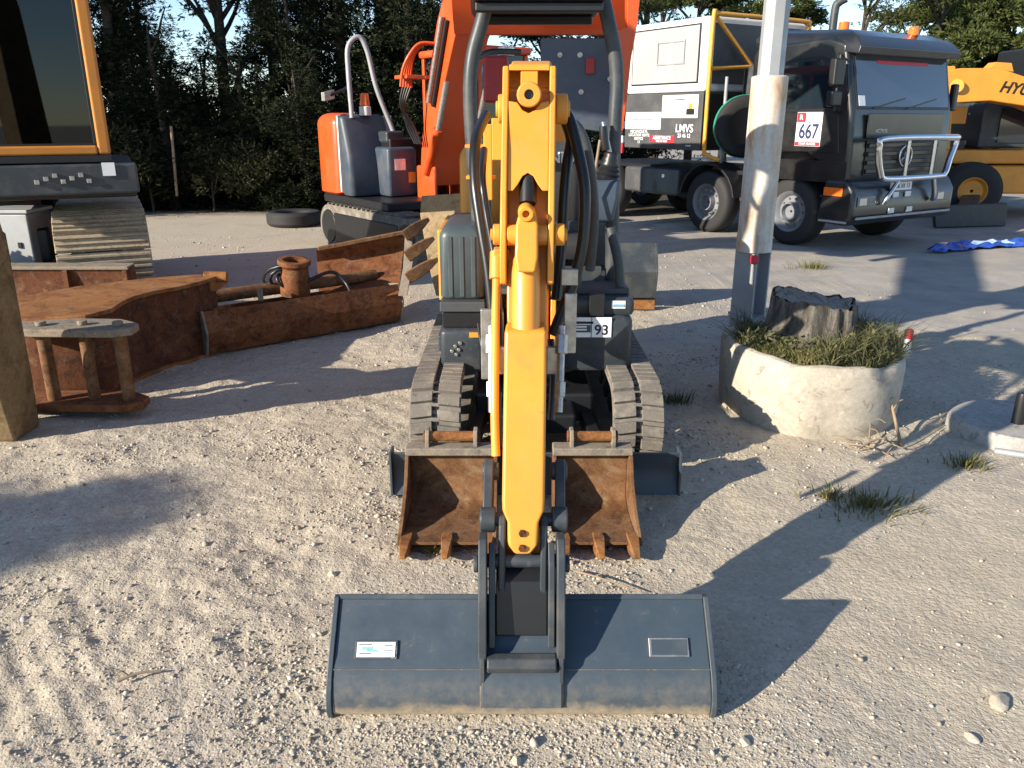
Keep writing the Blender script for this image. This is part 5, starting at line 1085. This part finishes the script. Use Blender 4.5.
XB(MB().box(S(952,0,16.5).x, S(990,0,16.5).x, 16.5, 18, 1.0, 1.5), 'valve_block', 'black', None, .03)
def xwheel(X, Y):
    o = XB(MB().lathe([(.26, -.2), (.40, -.22), (.49, -.2), (.54, -.14), (.54, .14), (.49, .2), (.40, .22), (.26, .2)], (X, Y, .56), (.25, 1, 0), 36), 'wheel', 'rubber', None, .004)
    XB(MB().lathe([(.03, -.12), (.20, -.13), (.25, -.2), (.27, -.2), (.27, .1), (.03, .1)], (X, Y, .56), (.25, 1, 0), 28), 'rim', 'yellow', o, .006)
p = S(972, 178, 15.9); xwheel(p.x, 15.9); xwheel(p.x+.3, 17.9); xwheel(p.x+3.0, 15.9); xwheel(p.x+3.0, 17.9)
XB(MB().prism([S(936,228,14.6), S(934,206,14.6), S(1008,203,14.9), S(1006,226,14.9)], (.0, .12, 0)), 'dozer_blade', 'charcoal', None, .02)
XB(MB().bar(S(965, 210, 15.0), S(975, 190, 16.4), .3, .14), 'blade_arm', 'charcoal', None, .02)
# ------------------------------------------------------------ steel pole
po = thing('metal_pole', 'tall steel pole with a rust stained white sleeve, standing behind the concrete planter', 'pole', (1.99, 6.6, 0))
def PB(mb, name, mat, bevel=.006): return mb.build(name, M[mat], po, bevel, 40)
RZ = Matrix.Rotation(R(-52), 4, 'Z')
for y in (-.10, .08): PB(MB().box(-.105, .105, y, y+.02, -.1, 1.0).xf(RZ), 'flange', 'galv', .003)
PB(MB().box(-.012, .012, -.0795, .0795, -.1, 1.0).xf(RZ), 'web', 'galv', .002)
m = MB(); m.lathe([(.125, .86), (.140, .86), (.138, 2.20), (.110, 2.21), (.110, 1.0)], (0, 0, 0), (0, 0, 1), 32); PB(m, 'sleeve', 'sleeve', .003)
m = MB(); m.loft([[(.105*math.cos(2*PI*k/8+PI/8)*f, .105*math.sin(2*PI*k/8+PI/8)*f, z) for k in range(8)] for z, f in ((2.0, .95), (4.5, .90), (8.0, .8))]); PB(m, 'upper_shaft', 'galv', .004)
PB(MB().box(-.055, .0, -.16, -.10, .775, .845), 'red_cap', 'sticker_red', .01)
PB(MB().box(-.135, .135, -.12, .12, .30, .325), 'clamp_band', 'galv', .004)
# ------------------------------------------------------------ planter with stump and weeds
PC = V((2.02, 5.18, 0)); pr = .585
pt = thing('concrete_planter', 'round worn concrete planter holding a grey tree stump and dry weeds', 'planter', PC)
m = MB(); n = 56; rings = []
def pr_at(a, z): return 1+.012*math.sin(3*a+1)+.018*math.sin(5*a)+.008*math.sin(9*a+z*6)
tilt = lambda x, y: .045*(-x)+.02*y
for r_, z in ((.545, -.03), (.562, .0), (.575, .12), (.585, .30), (.588, .43), (.578, .465), (.555, .475), (.525, .470), (.505, .45), (.50, .36)):
    rings.append([(r_*pr_at(2*PI*k/n, z)*math.cos(2*PI*k/n), r_*pr_at(2*PI*k/n, z)*math.sin(2*PI*k/n), z+(tilt(r_*math.cos(2*PI*k/n), r_*math.sin(2*PI*k/n))+.008*math.sin(7*2*PI*k/n)+.006*math.sin(13*2*PI*k/n) if z > .3 else 0)) for k in range(n)])
m.loft(rings, False); pt_o = m.build('ring', M['concrete'], pt, 0, 50)
m = MB(); rings = []
for j in range(9):
    r_ = .53*(1-j/8)+.001; rings.append([(r_*math.cos(2*PI*k/36), r_*math.sin(2*PI*k/36), .40+.05*(j/8)+.03*float(vnoise(np.array([r_*5*math.cos(2*PI*k/36)+9]), np.array([r_*5*math.sin(2*PI*k/36)]))[0])) for k in range(36)])
m.loft(rings, True); m.build('soil', M['soil'], pt, 0, 60)
SCN = V((2.03, 5.28, .38))
st_ = thing('tree_stump', 'broken grey tree stump standing in the concrete planter', 'stump', SCN)
rr = random.Random(5); rings = []; n = 96
topz = [.37+.035*math.cos(2*PI*k/n-2.6)+.015*math.sin(3*2*PI*k/n+1)+.008*math.sin(11*2*PI*k/n)+rr.uniform(-.004, .004) for k in range(n)]
for j in range(9):
    t = j/8; rg = []
    for k in range(n):
        a = 2*PI*k/n; ridge = .016*math.sin(a*13+.5*math.sin(t*5))+.012*math.sin(a*7+2)+.008*math.sin(a*19)+rr.uniform(-.004, .004)
        r_ = (.285-.045*t+.035*(1-t)**3)+ridge*.7; rg.append((r_*math.cos(a)*1.12, r_*math.sin(a)*.9, topz[k]*t))
    rings.append(rg)
m = MB(); m.loft(rings, False); m.build('bark', M['bark'], st_, 0, 60)
m = MB(); rg2 = []
for f in (1.0, .7, .4, .05): rg2.append([(.93*rings[-1][k][0]*f, .93*rings[-1][k][1]*f, rings[-1][k][2]*(.6*f+.4)*1.0-.05*(1-f)+(.36*.6*(1-f))+rr.uniform(-.012, .012)-.006) for k in range(n)])
m.loft(rg2, True); m.build('broken_top', M['cutwood'], st_, 0, 40)
def blades(root_pts, hmin, hmax, wd, mat, name, spread=.5, parent=None, seed=1, clump=None, nseg=3):
    rg = np.random.default_rng(seed); P = np.asarray(root_pts); n = len(P)
    a = rg.uniform(0, 2*PI, n); h_ = rg.uniform(hmin, hmax, n); ln = rg.uniform(.1, 1, n)*spread*h_
    b = rg.uniform(0, PI, n); vs = []
    for k in range(nseg+1):
        t = k/nseg; c = P+np.stack([np.cos(a)*ln*t**1.7, np.sin(a)*ln*t**1.7, h_*(t-.25*spread*t*t)], -1); w_ = wd*(1-t**1.5*.95)
        s = np.stack([np.cos(b), np.sin(b), np.zeros(n)], -1)*w_
        vs += [c-s, c+s]
    vv = np.stack(vs, 1).reshape(-1, 3); m_ = 2*(nseg+1)
    fc = np.concatenate([np.array([[2*k, 2*k+1, 2*k+3, 2*k+2]])+m_*np.arange(n)[:, None] for k in range(nseg)])
    return npmesh(name, vv, fc, M[mat], parent)
def disc(n, c, r0, r1, a0, a1, z, seed):
    rg = np.random.default_rng(seed); a = np.radians(rg.uniform(a0, a1, n)); r_ = np.sqrt(rg.uniform(r0*r0, r1*r1, n)); return np.stack([c[0]+r_*np.cos(a), c[1]+r_*np.sin(a), np.full(n, z)], -1)
def thin(P, th): return P[vnoise(P[:, 0]*9+3, P[:, 1]*9+8) > th-.12]
o = blades(np.concatenate([thin(disc(2200, PC, .26, .53, 150, 285, .41, 3), 0.0), thin(disc(400, PC, .3, .5, 20, 150, .41, 4), .05)]), .04, .20, .0035, 'blade', 'grass', 1.1, seed=5)
tag(o, 'yellow green dry grass along the front of the planter', 'grass', None, 'stuff')
o = blades(np.concatenate([thin(disc(2600, PC, .20, .54, 255, 400, .41, 6), -.02), thin(disc(500, PC, .30, .52, 120, 200, .41, 8), .05)]), .06, .34, .0045, 'weed_dark', 'weeds', 1.2, seed=7)
tag(o, 'grey green tangled weeds filling the right half of the planter', 'weeds', None, 'stuff')
def rosettes(P, size, mat, name, seed):
    rg = np.random.default_rng(seed); n = len(P); vs = []; d = rg.normal(size=(n, 3)); d[:, 2] = np.abs(d[:, 2])*.6; d /= np.linalg.norm(d, axis=1)[:, None]
    b = np.cross(d, rg.normal(size=(n, 3))); b /= np.linalg.norm(b, axis=1)[:, None]; L_ = size*rg.uniform(.5, 1.5, n)[:, None]
    v = np.stack([P, P+d*L_*.5+b*L_*.22, P+d*L_, P+d*L_*.5-b*L_*.22], 1).reshape(-1, 3)
    return npmesh(name, v, np.arange(n)[:, None]*4+np.arange(4)[None], M[mat])
rgw = np.random.default_rng(3); q = thin(disc(1500, PC, .22, .53, 150, 400, .42, 31), .02); q[:, 2] += rgw.uniform(0, .16, len(q))
o = rosettes(q, .035, 'weed_dark', 'weeds', 12); tag(o, 'small ragged leaves among the dry grass in the planter', 'weeds', None, 'stuff')
def tuft(p, n, r_, h_, label, seed, mat='blade'):
    z = float(hgt(np.array([p.x]), np.array([p.y]))[0]); rg = np.random.default_rng(seed); a = rg.uniform(0, 2*PI, n); q = np.abs(rg.normal(0, r_*.5, n))
    o = blades(np.stack([q*np.cos(a)*1.5, q*np.sin(a), np.zeros(n)], -1), h_*.4, h_, .004, mat, 'weeds', .9, seed=seed); o.location = (p.x, p.y, z); return tag(o, label, 'weeds', None, 'stuff')
tuft(G(868, 505), 320, .20, .09, 'low green weed in the long shadow in front of the planter', 21)
tuft(G(829, 497), 70, .06, .09, 'sparse dry weed at the left end of the shaded green weed patch', 22)
tuft(G(967, 466), 150, .10, .10, 'bright green weed beside the round concrete slab', 23)
tuft(G(676, 402), 160, .12, .10, 'faint green weed in the shade beside the right track of the small excavator', 24, 'weed_dark')
tuft(G(741, 412), 120, .07, .08, 'dark weed against the lower left side of the planter', 25, 'weed_dark')
tuft(G(432, 552), 60, .05, .06, 'tiny weed between the teeth of the left rusty bucket', 26)
tuft(G(505, 246), 200, .14, .16, 'green weed in the distance behind the planter', 27) if False else None
tuft(G(812, 268)+V((0, 0, 0)), 160, .20, .16, 'sparse green weed on the paved ground behind the tree stump', 28)
# dry stick against the planter, twigs at its foot
def branch(pts, r0, label, seed, name='dry_branch', sides=3):
    t = thing(name, label, 'branch', pts[0]); rr = random.Random(seed); P = spline(pts, 5); n = len(P)
    MB().tube(P, [r0*(1-.6*i/n) for i in range(n)], 7).build('stem', M['twig'], t, 0, 60, world=True)
    for k in range(sides):
        i = rr.randrange(2, n-2); p = P[i]; q = p+V((rr.uniform(-.14, .14), rr.uniform(-.08, .08), rr.uniform(.0, .10)))
        MB().tube(spline([p, p.lerp(q, .5)+V((0, 0, .02)), q], 4), r0*.4, 5).build('side_twig', M['twig'], t, 0, 60, world=True)
    return t
branch([G(901, 446), S(893, 410, 4.72), S(884, 372, 4.80), S(880, 350, 4.9)], .012, 'dry grey stick leaning against the right side of the planter', 3, sides=1)
branch([G(858, 452)+V((0,0,.02)), G(880, 446)+V((0,0,.05)), G(905, 452)+V((0,0,.03)), G(945, 428)+V((0,0,.02))], .007, 'thin dry twig lying at the foot of the planter, pointing at the slab', 4)
branch([G(868, 450)+V((0,0,.01)), G(868, 436)+V((0,0,.10)), G(862, 420)+V((0,0,.16))], .007, 'small forked twig standing against the front of the planter', 5, sides=3)
branch([G(846, 446)+V((0,0,.015)), G(872, 452)+V((0,0,.03)), G(892, 461)+V((0,0,.02))], .006, 'dry twig lying flat on the gravel just in front of the planter', 6)
branch([G(575, 575)+V((0,0,.02)), G(600, 584)+V((0,0,.03)), G(640, 596)+V((0,0,.02))], .005, 'thin pale twig on the gravel behind the right half of the grey bucket', 7, sides=1)
branch([G(118, 686)+V((0,0,.02)), G(140, 680)+V((0,0,.03)), G(162, 676)+V((0,0,.02))], .007, 'reddish brown twig on the loose gravel at the lower left', 8, sides=1)
# red and white can behind the planter
cn = thing('road_marker', 'small red topped white marker post behind the right rim of the planter', 'marker', G(906, 352))
MB().cyl((0, 0, 0), (0, 0, .12), .035, 18).build('body', M['white'], cn, .004); MB().cyl((0, 0, .1205), (0, 0, .2), .035, 18).build('cap', M['sticker_red'], cn, .006)
# ------------------------------------------------------------ round slab with a black post
SL = V((3.22, 4.72, 0)); sl = thing('concrete_slab', 'round weathered concrete footing at the right edge with a black post on top', 'slab', SL)
n = 40; m = MB(); m.loft([[(r_*math.cos(2*PI*k/n)*(1+.02*math.sin(5*2*PI*k/n)), r_*math.sin(2*PI*k/n)*.92*(1+.02*math.cos(4*2*PI*k/n)), z) for k in range(n)] for r_, z in ((.43, -.05), (.42, .07), (.40, .095), (.25, .10))]); m.build('footing', M['concrete_old'], sl, 0, 40)
m = MB(); m.lathe([(.012, .10), (.036, .10), (.036, .27), (.030, .30), (.012, .30)], (-.08, -.08, 0), (0, 0, 1), 16); m.build('post', M['black'], sl, .004)
m = MB(); m.tube(spline([(-.35, -.33, .02), (-.12, -.44, .03), (.12, -.36, .05), (.5, -.15, .08)]), .022, 8); m.build('cable_conduit', M['galv'], sl, 0, 60)
# ------------------------------------------------------------ blue plastic sheet on the hard standing
p0, p1 = G(932, 253), G(1060, 241); d_ = (p1-p0); n1, n2 = 60, 14; rr = np.random.default_rng(8); grid = []
tb_ = thing('blue_tarpaulin', 'crumpled strip of blue plastic sheet lying on the ground at the right', 'tarpaulin', p0)
for j in range(n2):
    row = []
    for i in range(n1):
        u_ = i/(n1-1); v_ = j/(n2-1)-.5; q = p0+d_*u_; s = .40*(.55+.45*math.sin(u_*PI)+.25*math.sin(u_*9))
        row.append((q.x+.05*math.sin(u_*40+j), q.y+v_*s+.10*math.sin(u_*7), .02+.07*max(0, math.cos(v_*PI))*(.55+.45*math.sin(u_*23+v_*9))+.035*abs(float(vnoise(np.array([u_*26+3]), np.array([v_*7+3]))[0]))*3))
    grid.append(row)
MB().solid(grid, (0, 0, .004)).build('sheet', M['tarp'], tb_, 0, 25, world=True)
MB().solid([[V(q)+V((0, -.02, .016)) for q in row[18:34]] for row in grid[3:9]], (0, 0, .003)).build('folded_edge', M['tarp_light'], tb_, 0, 25, world=True)
# ------------------------------------------------------------ dark bucket lying behind the small excavator
db = thing('rear_bucket', 'dark grey bucket with a rusty lip lying on the ground behind the small excavator', 'bucket', (1.1, 8.5, 0))
mpd = lambda a, w_, b: V((w_, a, b))
bucket(db, [(.30, .04), (-.10, .02), (-.30, .12), (-.36, .40), (-.22, .68)], .75, mpd, M['charcoal'], M['charcoal'], inner_dir=-1, t=.02, side_t=.025)
MB().box(-.39, .39, -.345, -.30, .0, .10).build('rusty_lip', M['rust_orange'], db, .01)
# thin stake in front of the trees
sk = thing('thin_stake', 'thin leaning wooden stake standing in front of the dark trees at the left', 'stake', S(176, 190, 17.0))
MB().tube([S(177, 196, 17.0), S(174, 160, 17.0), S(171, 126, 17.0)], .03, 8).build('rod', M['twig'], sk, 0, 60, world=True)
# ------------------------------------------------------------ trees
def crown_mesh(name, blobs, n, size, mat, seed, flat=.0, tri=True, droop=0.0, star=4):
    """leaf clumps: small bent triangles gathered in tufts through the volume of uneven blobs"""
    rg = np.random.default_rng(seed); B = np.array(blobs, float)
    wts = (B[:, 3]*B[:, 4]*B[:, 5]); wts = wts/wts.sum(); bi = rg.choice(len(B), n, p=wts)
    d = rg.normal(size=(n, 3)); d /= np.linalg.norm(d, axis=1)[:, None]
    r = rg.uniform(.35, 1.0, n)**.55
    lump = 1+.5*vnoise(d[:, 0]*2.2+bi*7.3+20, d[:, 2]*2.2+d[:, 1]*1.7+bi*3.1)+.35*vnoise(d[:, 0]*5+bi*2.3, d[:, 2]*5+d[:, 1]*3.7)
    C = B[bi, :3]+d*(r*lump)[:, None]*B[bi, 3:]
    keep = vnoise(C[:, 0]*1.6+C[:, 1]*.9+seed, C[:, 2]*1.6+C[:, 1]*.7) > -.20+flat
    C = C[keep]; d = d[keep]; m = len(C)
    V_ = []; F_ = []
    k = star
    ax = rg.normal(size=(m, 3))*.55+d; ax[:, 2] = ax[:, 2]*.6+.25-droop*.0; ax /= np.linalg.norm(ax, axis=1)[:, None]
    for j in range(k):
        a = rg.normal(size=(m, 3))*.42+ax; a /= np.linalg.norm(a, axis=1)[:, None]
        b = np.cross(a, rg.normal(size=(m, 3))); b /= np.linalg.norm(b, axis=1)[:, None]+1e-9
        L = size*rg.uniform(.6, 1.5, m)[:, None]; W = L*rg.uniform(.10, .20, m)[:, None]
        base = C+ax*(size*1.5*(j/k-.4))+rg.normal(size=(m, 3))*size*.12
        V_.append(np.stack([base-b*W*.4, base+a*L*.55+b*W, base+a*L, base+a*L*.5-b*W], 1))
    P = np.concatenate(V_).reshape(-1, 3); N_ = len(P)//4
    return P, (np.arange(N_)[:, None]*4+np.arange(4)[None])
def tree(kind, label, loc, h_, w_, seed, group=None, dens=None):
    t = thing(kind, label, 'tree', loc, 0, group); rr = random.Random(seed)
    blobs = []
    if kind == 'cypress_tree':
        for k in range(9):
            z = h_*(.06+.90*k/8); r_ = w_*(.62-.5*(k/8)**1.6)*rr.uniform(.8, 1.15); blobs.append((rr.uniform(-.2, .2)*w_, rr.uniform(-.15, .15)*w_, z, r_, r_*.9, h_*.13))
        n, size, mat, star, droop = 8000, .10, 'leaf_dark', 7, -.3
    elif kind == 'pine_tree':
        for k in range(15):
            z = h_*rr.uniform(.32, 1.0); r_ = rr.uniform(.10, .20)*w_*2; a = rr.uniform(0, 2*PI); q = w_*(1.05-abs(z/h_-.55))*rr.uniform(.25, .95)
            blobs.append((math.cos(a)*q, math.sin(a)*q, z, r_*1.3, r_*1.2, r_*.55))
        n, size, mat, star, droop = (8000 if dens is None else dens), .12, 'leaf_pine', 8, -.2
    elif kind == 'shadow_tree':
        for k in range(5): blobs.append((rr.uniform(-.3, .3), rr.uniform(-.3, .3), rr.uniform(3.70, 4.10), .38, .38, .22))
        n, size, mat, star, droop = 1500, .13, 'leaf_dark', 4, 0
    else:
        for k in range(8):
            a = rr.uniform(0, 2*PI); q = w_*rr.uniform(.1, .6); r_ = w_*rr.uniform(.3, .5); blobs.append((math.cos(a)*q, math.sin(a)*q, h_*rr.uniform(.3, .85), r_, r_, r_*.75))
        n, size, mat, star, droop = 2200, .08, 'leaf_shrub', 4, 0
    P, F_ = crown_mesh('crown', blobs, n, size, mat, seed, star=star, droop=droop)
    c = npmesh('crown', P, F_, M[mat], t)
    m = MB(); lean = rr.uniform(-.03, .03)*h_
    pts = [V((lean*(k/7)**2+rr.uniform(-.03, .03), rr.uniform(-.03, .03), h_*.93*k/7-.1)) for k in range(8)]
    r0 = .017*h_
    m.tube(pts, [r0*(1.15-.95*k/7) for k in range(8)], 9)
    for i, b in enumerate(blobs):
        if kind == 'cypress_tree' and i % 2: continue
        z = max(b[2]-.16*h_, .12*h_); k = min(z/(h_*.93)*7, 6.9); p = pts[int(k)].lerp(pts[int(k)+1], k-int(k)); q = V(b[:3])
        m.tube(spline([p, p.lerp(q, .5)+V((0, 0, .06*h_*rr.uniform(-.4, 1))), q, q+(q-p)*.35], 3), [r0*.42*(1-j/11) for j in range(10)], 5)
    m.build('trunk', M['trunk'], t, 0, 60)
    return t, blobs
def twin(src, loc, rz, sc, label):
    o = src.copy(); COL.objects.link(o); o.location = loc; o.rotation_euler = (0, 0, rz); o.scale = (sc[0], sc[0], sc[1]); o['label'] = label
    for c in list(src.children):
        q = c.copy(); COL.objects.link(q); q.parent = o
    return o
GRP = 'dark evergreens along the back of the yard'
def X_at(px, Y): return (px-512)/FOC*(Y*cp+H*sp-.6)
protos = []
for i, (px, Y, h_, w_) in enumerate(((118, 18.6, 8.6, 2.3), (345, 19.6, 9.5, 2.4), (298, 18.6, 5.6, 1.7))):
    lab = ('dense dark evergreen just right of the large excavator cab', 'large dark evergreen behind the handrail of the orange excavator', 'dark evergreen between the bare pine trunk and the orange counterweight')[i]
    protos.append(tree('cypress_tree', lab, (X_at(px, Y), Y, 0), h_, w_, 40+i, GRP)[0])
more = ((150, 20.6, 1, .8, .70, 'slim dark evergreen behind the thin stake'), (275, 21.4, 0, .85, .78, 'slim dark evergreen right of the tall thin pine'), (425, 22.0, 2, 1.2, 1.2, 'evergreen behind the lower part of the orange boom'), (600, 24.0, 1, 1.0, .46, 'low evergreen seen below the grey plate of the orange excavator'), (-30, 19.0, 1, 1.0, .95, 'evergreen half hidden by the cab glass of the large excavator'), (45, 18.4, 2, 1.0, 1.1, 'evergreen seen through the window of the large excavator'), (163, 17.9, 1, .72, .42, 'low dark evergreen bush behind the thin stake'),
        (208, 19.6, 2, .95, .62, 'short dark evergreen at the foot of the bare trunk'), (240, 18.2, 0, .7, .40, 'low dark evergreen bush right of the bare trunk'), (300, 17.8, 0, .62, .36, 'low dark bush left of the orange counterweight'),
        (385, 20.8, 1, 1.0, 1.05, 'tall evergreen behind the orange excavator beacon'), (408, 19.2, 0, .95, .82, 'dark evergreen behind the hose pipes of the orange boom'), (452, 20.5, 2, 1.0, .62, 'evergreen behind the orange boom'),
        (505, 20.8, 0, .9, .44, 'low evergreen glimpsed below the canopy of the small excavator'), (560, 21.5, 1, 1.0, .42, 'low evergreen behind the grey bucket of the orange excavator'), (85, 21.6, 1, 1.1, 1.1, 'taller evergreen behind the one beside the excavator cab'), (170, 22.5, 0, 1.1, .42, 'second row evergreen seen between the first ones at the left'), (318, 23.0, 1, 1.0, 1.0, 'tallest evergreen in the second row left of the handrail'))
for px, Y, k, sx_, sz_, lab in more: twin(protos[k], (X_at(px, Y), Y, 0), px*.37, (sx_, sz_), lab)
# evergreens of the same row standing outside the picture at the left: they shade the row in the picture
for x, y, k, s_, lab in ((-12.6, 14.6, 0, 1.15, 'evergreen beyond the left edge of the picture, nearest the camera'), (-12.2, 16.8, 1, 1.15, 'evergreen beyond the left edge of the picture, second from the camera'), (-12.8, 19.0, 2, 1.3, 'evergreen beyond the left edge of the picture, third from the camera'), (-13.0, 21.4, 1, 1.2, 'evergreen beyond the left edge of the picture, farthest from the camera')):
    twin(protos[k], (x, y, 0), y, (1.15, s_), lab)
# tall pine with a bare lower trunk at the left, pines at the right
t1, _ = tree('pine_tree', 'tall thin pine with bare dark trunk against the sky, left of the orange excavator', (X_at(226, 20.6), 20.6, 0), 9.5, 2.3, 61, 'pines around the yard', 1500)
t2, _ = tree('pine_tree', 'rounded green pine right of the truck cab roof, above the yellow boom', (X_at(925, 26.5), 26.5, 0), 6.2, 2.2, 62, 'pines around the yard')
twin(t2, (X_at(1000, 28.0), 28.0, 0), 1.3, (1.1, 1.25), 'tall open pine at the right edge above the lettered yellow boom')
twin(t1, (X_at(855, 30.0), 30.0, 0), 2.2, (.9, .72), 'distant pine behind the orange beacon of the truck roof')
twin(t2, (X_at(770, 33.0), 33.0, 0), 4.0, (1.1, .92), 'distant pine behind the top of the steel pole')
twin(t2, (X_at(690, 28.0), 28.0, 0), 5.0, (1.3, 1.02), 'green pine behind the right end of the white crew box')
twin(t1, (X_at(640, 26.5), 26.5, 0), .6, (.9, .70), 'green pine behind the left end of the white crew box')
twin(t1, (X_at(395, 24.5), 24.5, 0), 3.6, (1.0, .92), 'pine with yellow green crown left of the orange boom')
twin(t2, (X_at(545, 27), 27, 0), 2.0, (1.2, .75), 'pale green pine glimpsed under the canopy roof of the small excavator')
twin(t2, (X_at(965, 31), 31, 0), .4, (1.5, 1.0), 'broad pine in the far row between the truck roof and the right edge')
twin(t2, (X_at(905, 34), 34, 0), 2.6, (1.2, .95), 'far pine whose crown shows just right of the small roof beacon')
twin(t2, (X_at(725, 34), 34, 0), 1.9, (1.6, 1.05), 'broad far pine above the middle of the orange tube frame')
twin(t2, (X_at(655, 36), 36, 0), 5.6, (1.5, 1.12), 'broad far pine above the white crew box window')
twin(t2, (X_at(1075, 24), 24, 0), 3.0, (1.1, 1.0), 'pine just beyond the right edge behind the yellow excavator cab')
t4, _ = tree('shadow_tree', 'added unseen tree behind the camera, shaped to shade the gravel at the lower left', (-11.4, -2.3, 0), 4.6, .5, 77)  # unseen tree added, compact crown sized to cast the soft shadow patch
s1, _ = tree('shrub', 'dark shrub at the foot of the evergreens, right of the thin stake', (X_at(205, 17.4), 17.4, 0), 1.6, 1.2, 71, 'shrubs under the evergreens')
for px, Y, s_, lab in ((140, 17.2, 1.1, 'dark shrub at the foot of the evergreens, left of the thin stake'), (265, 17.3, .9, 'dark shrub under the evergreens behind the old tyre'), (100, 17.0, 1.2, 'dark shrub next to the large excavator deck'), (960, 24, 1.2, 'shrub behind the yellow wheeled excavator'), (660, 25, 1.3, 'shrub behind the crew box of the truck'), (880, 25, 1.3, 'shrub behind the black truck cab'), (480, 18.5, 1.2, 'shrub behind the orange excavator cab')):
    twin(s1, (X_at(px, Y), Y, 0), px, (s_, s_), lab)
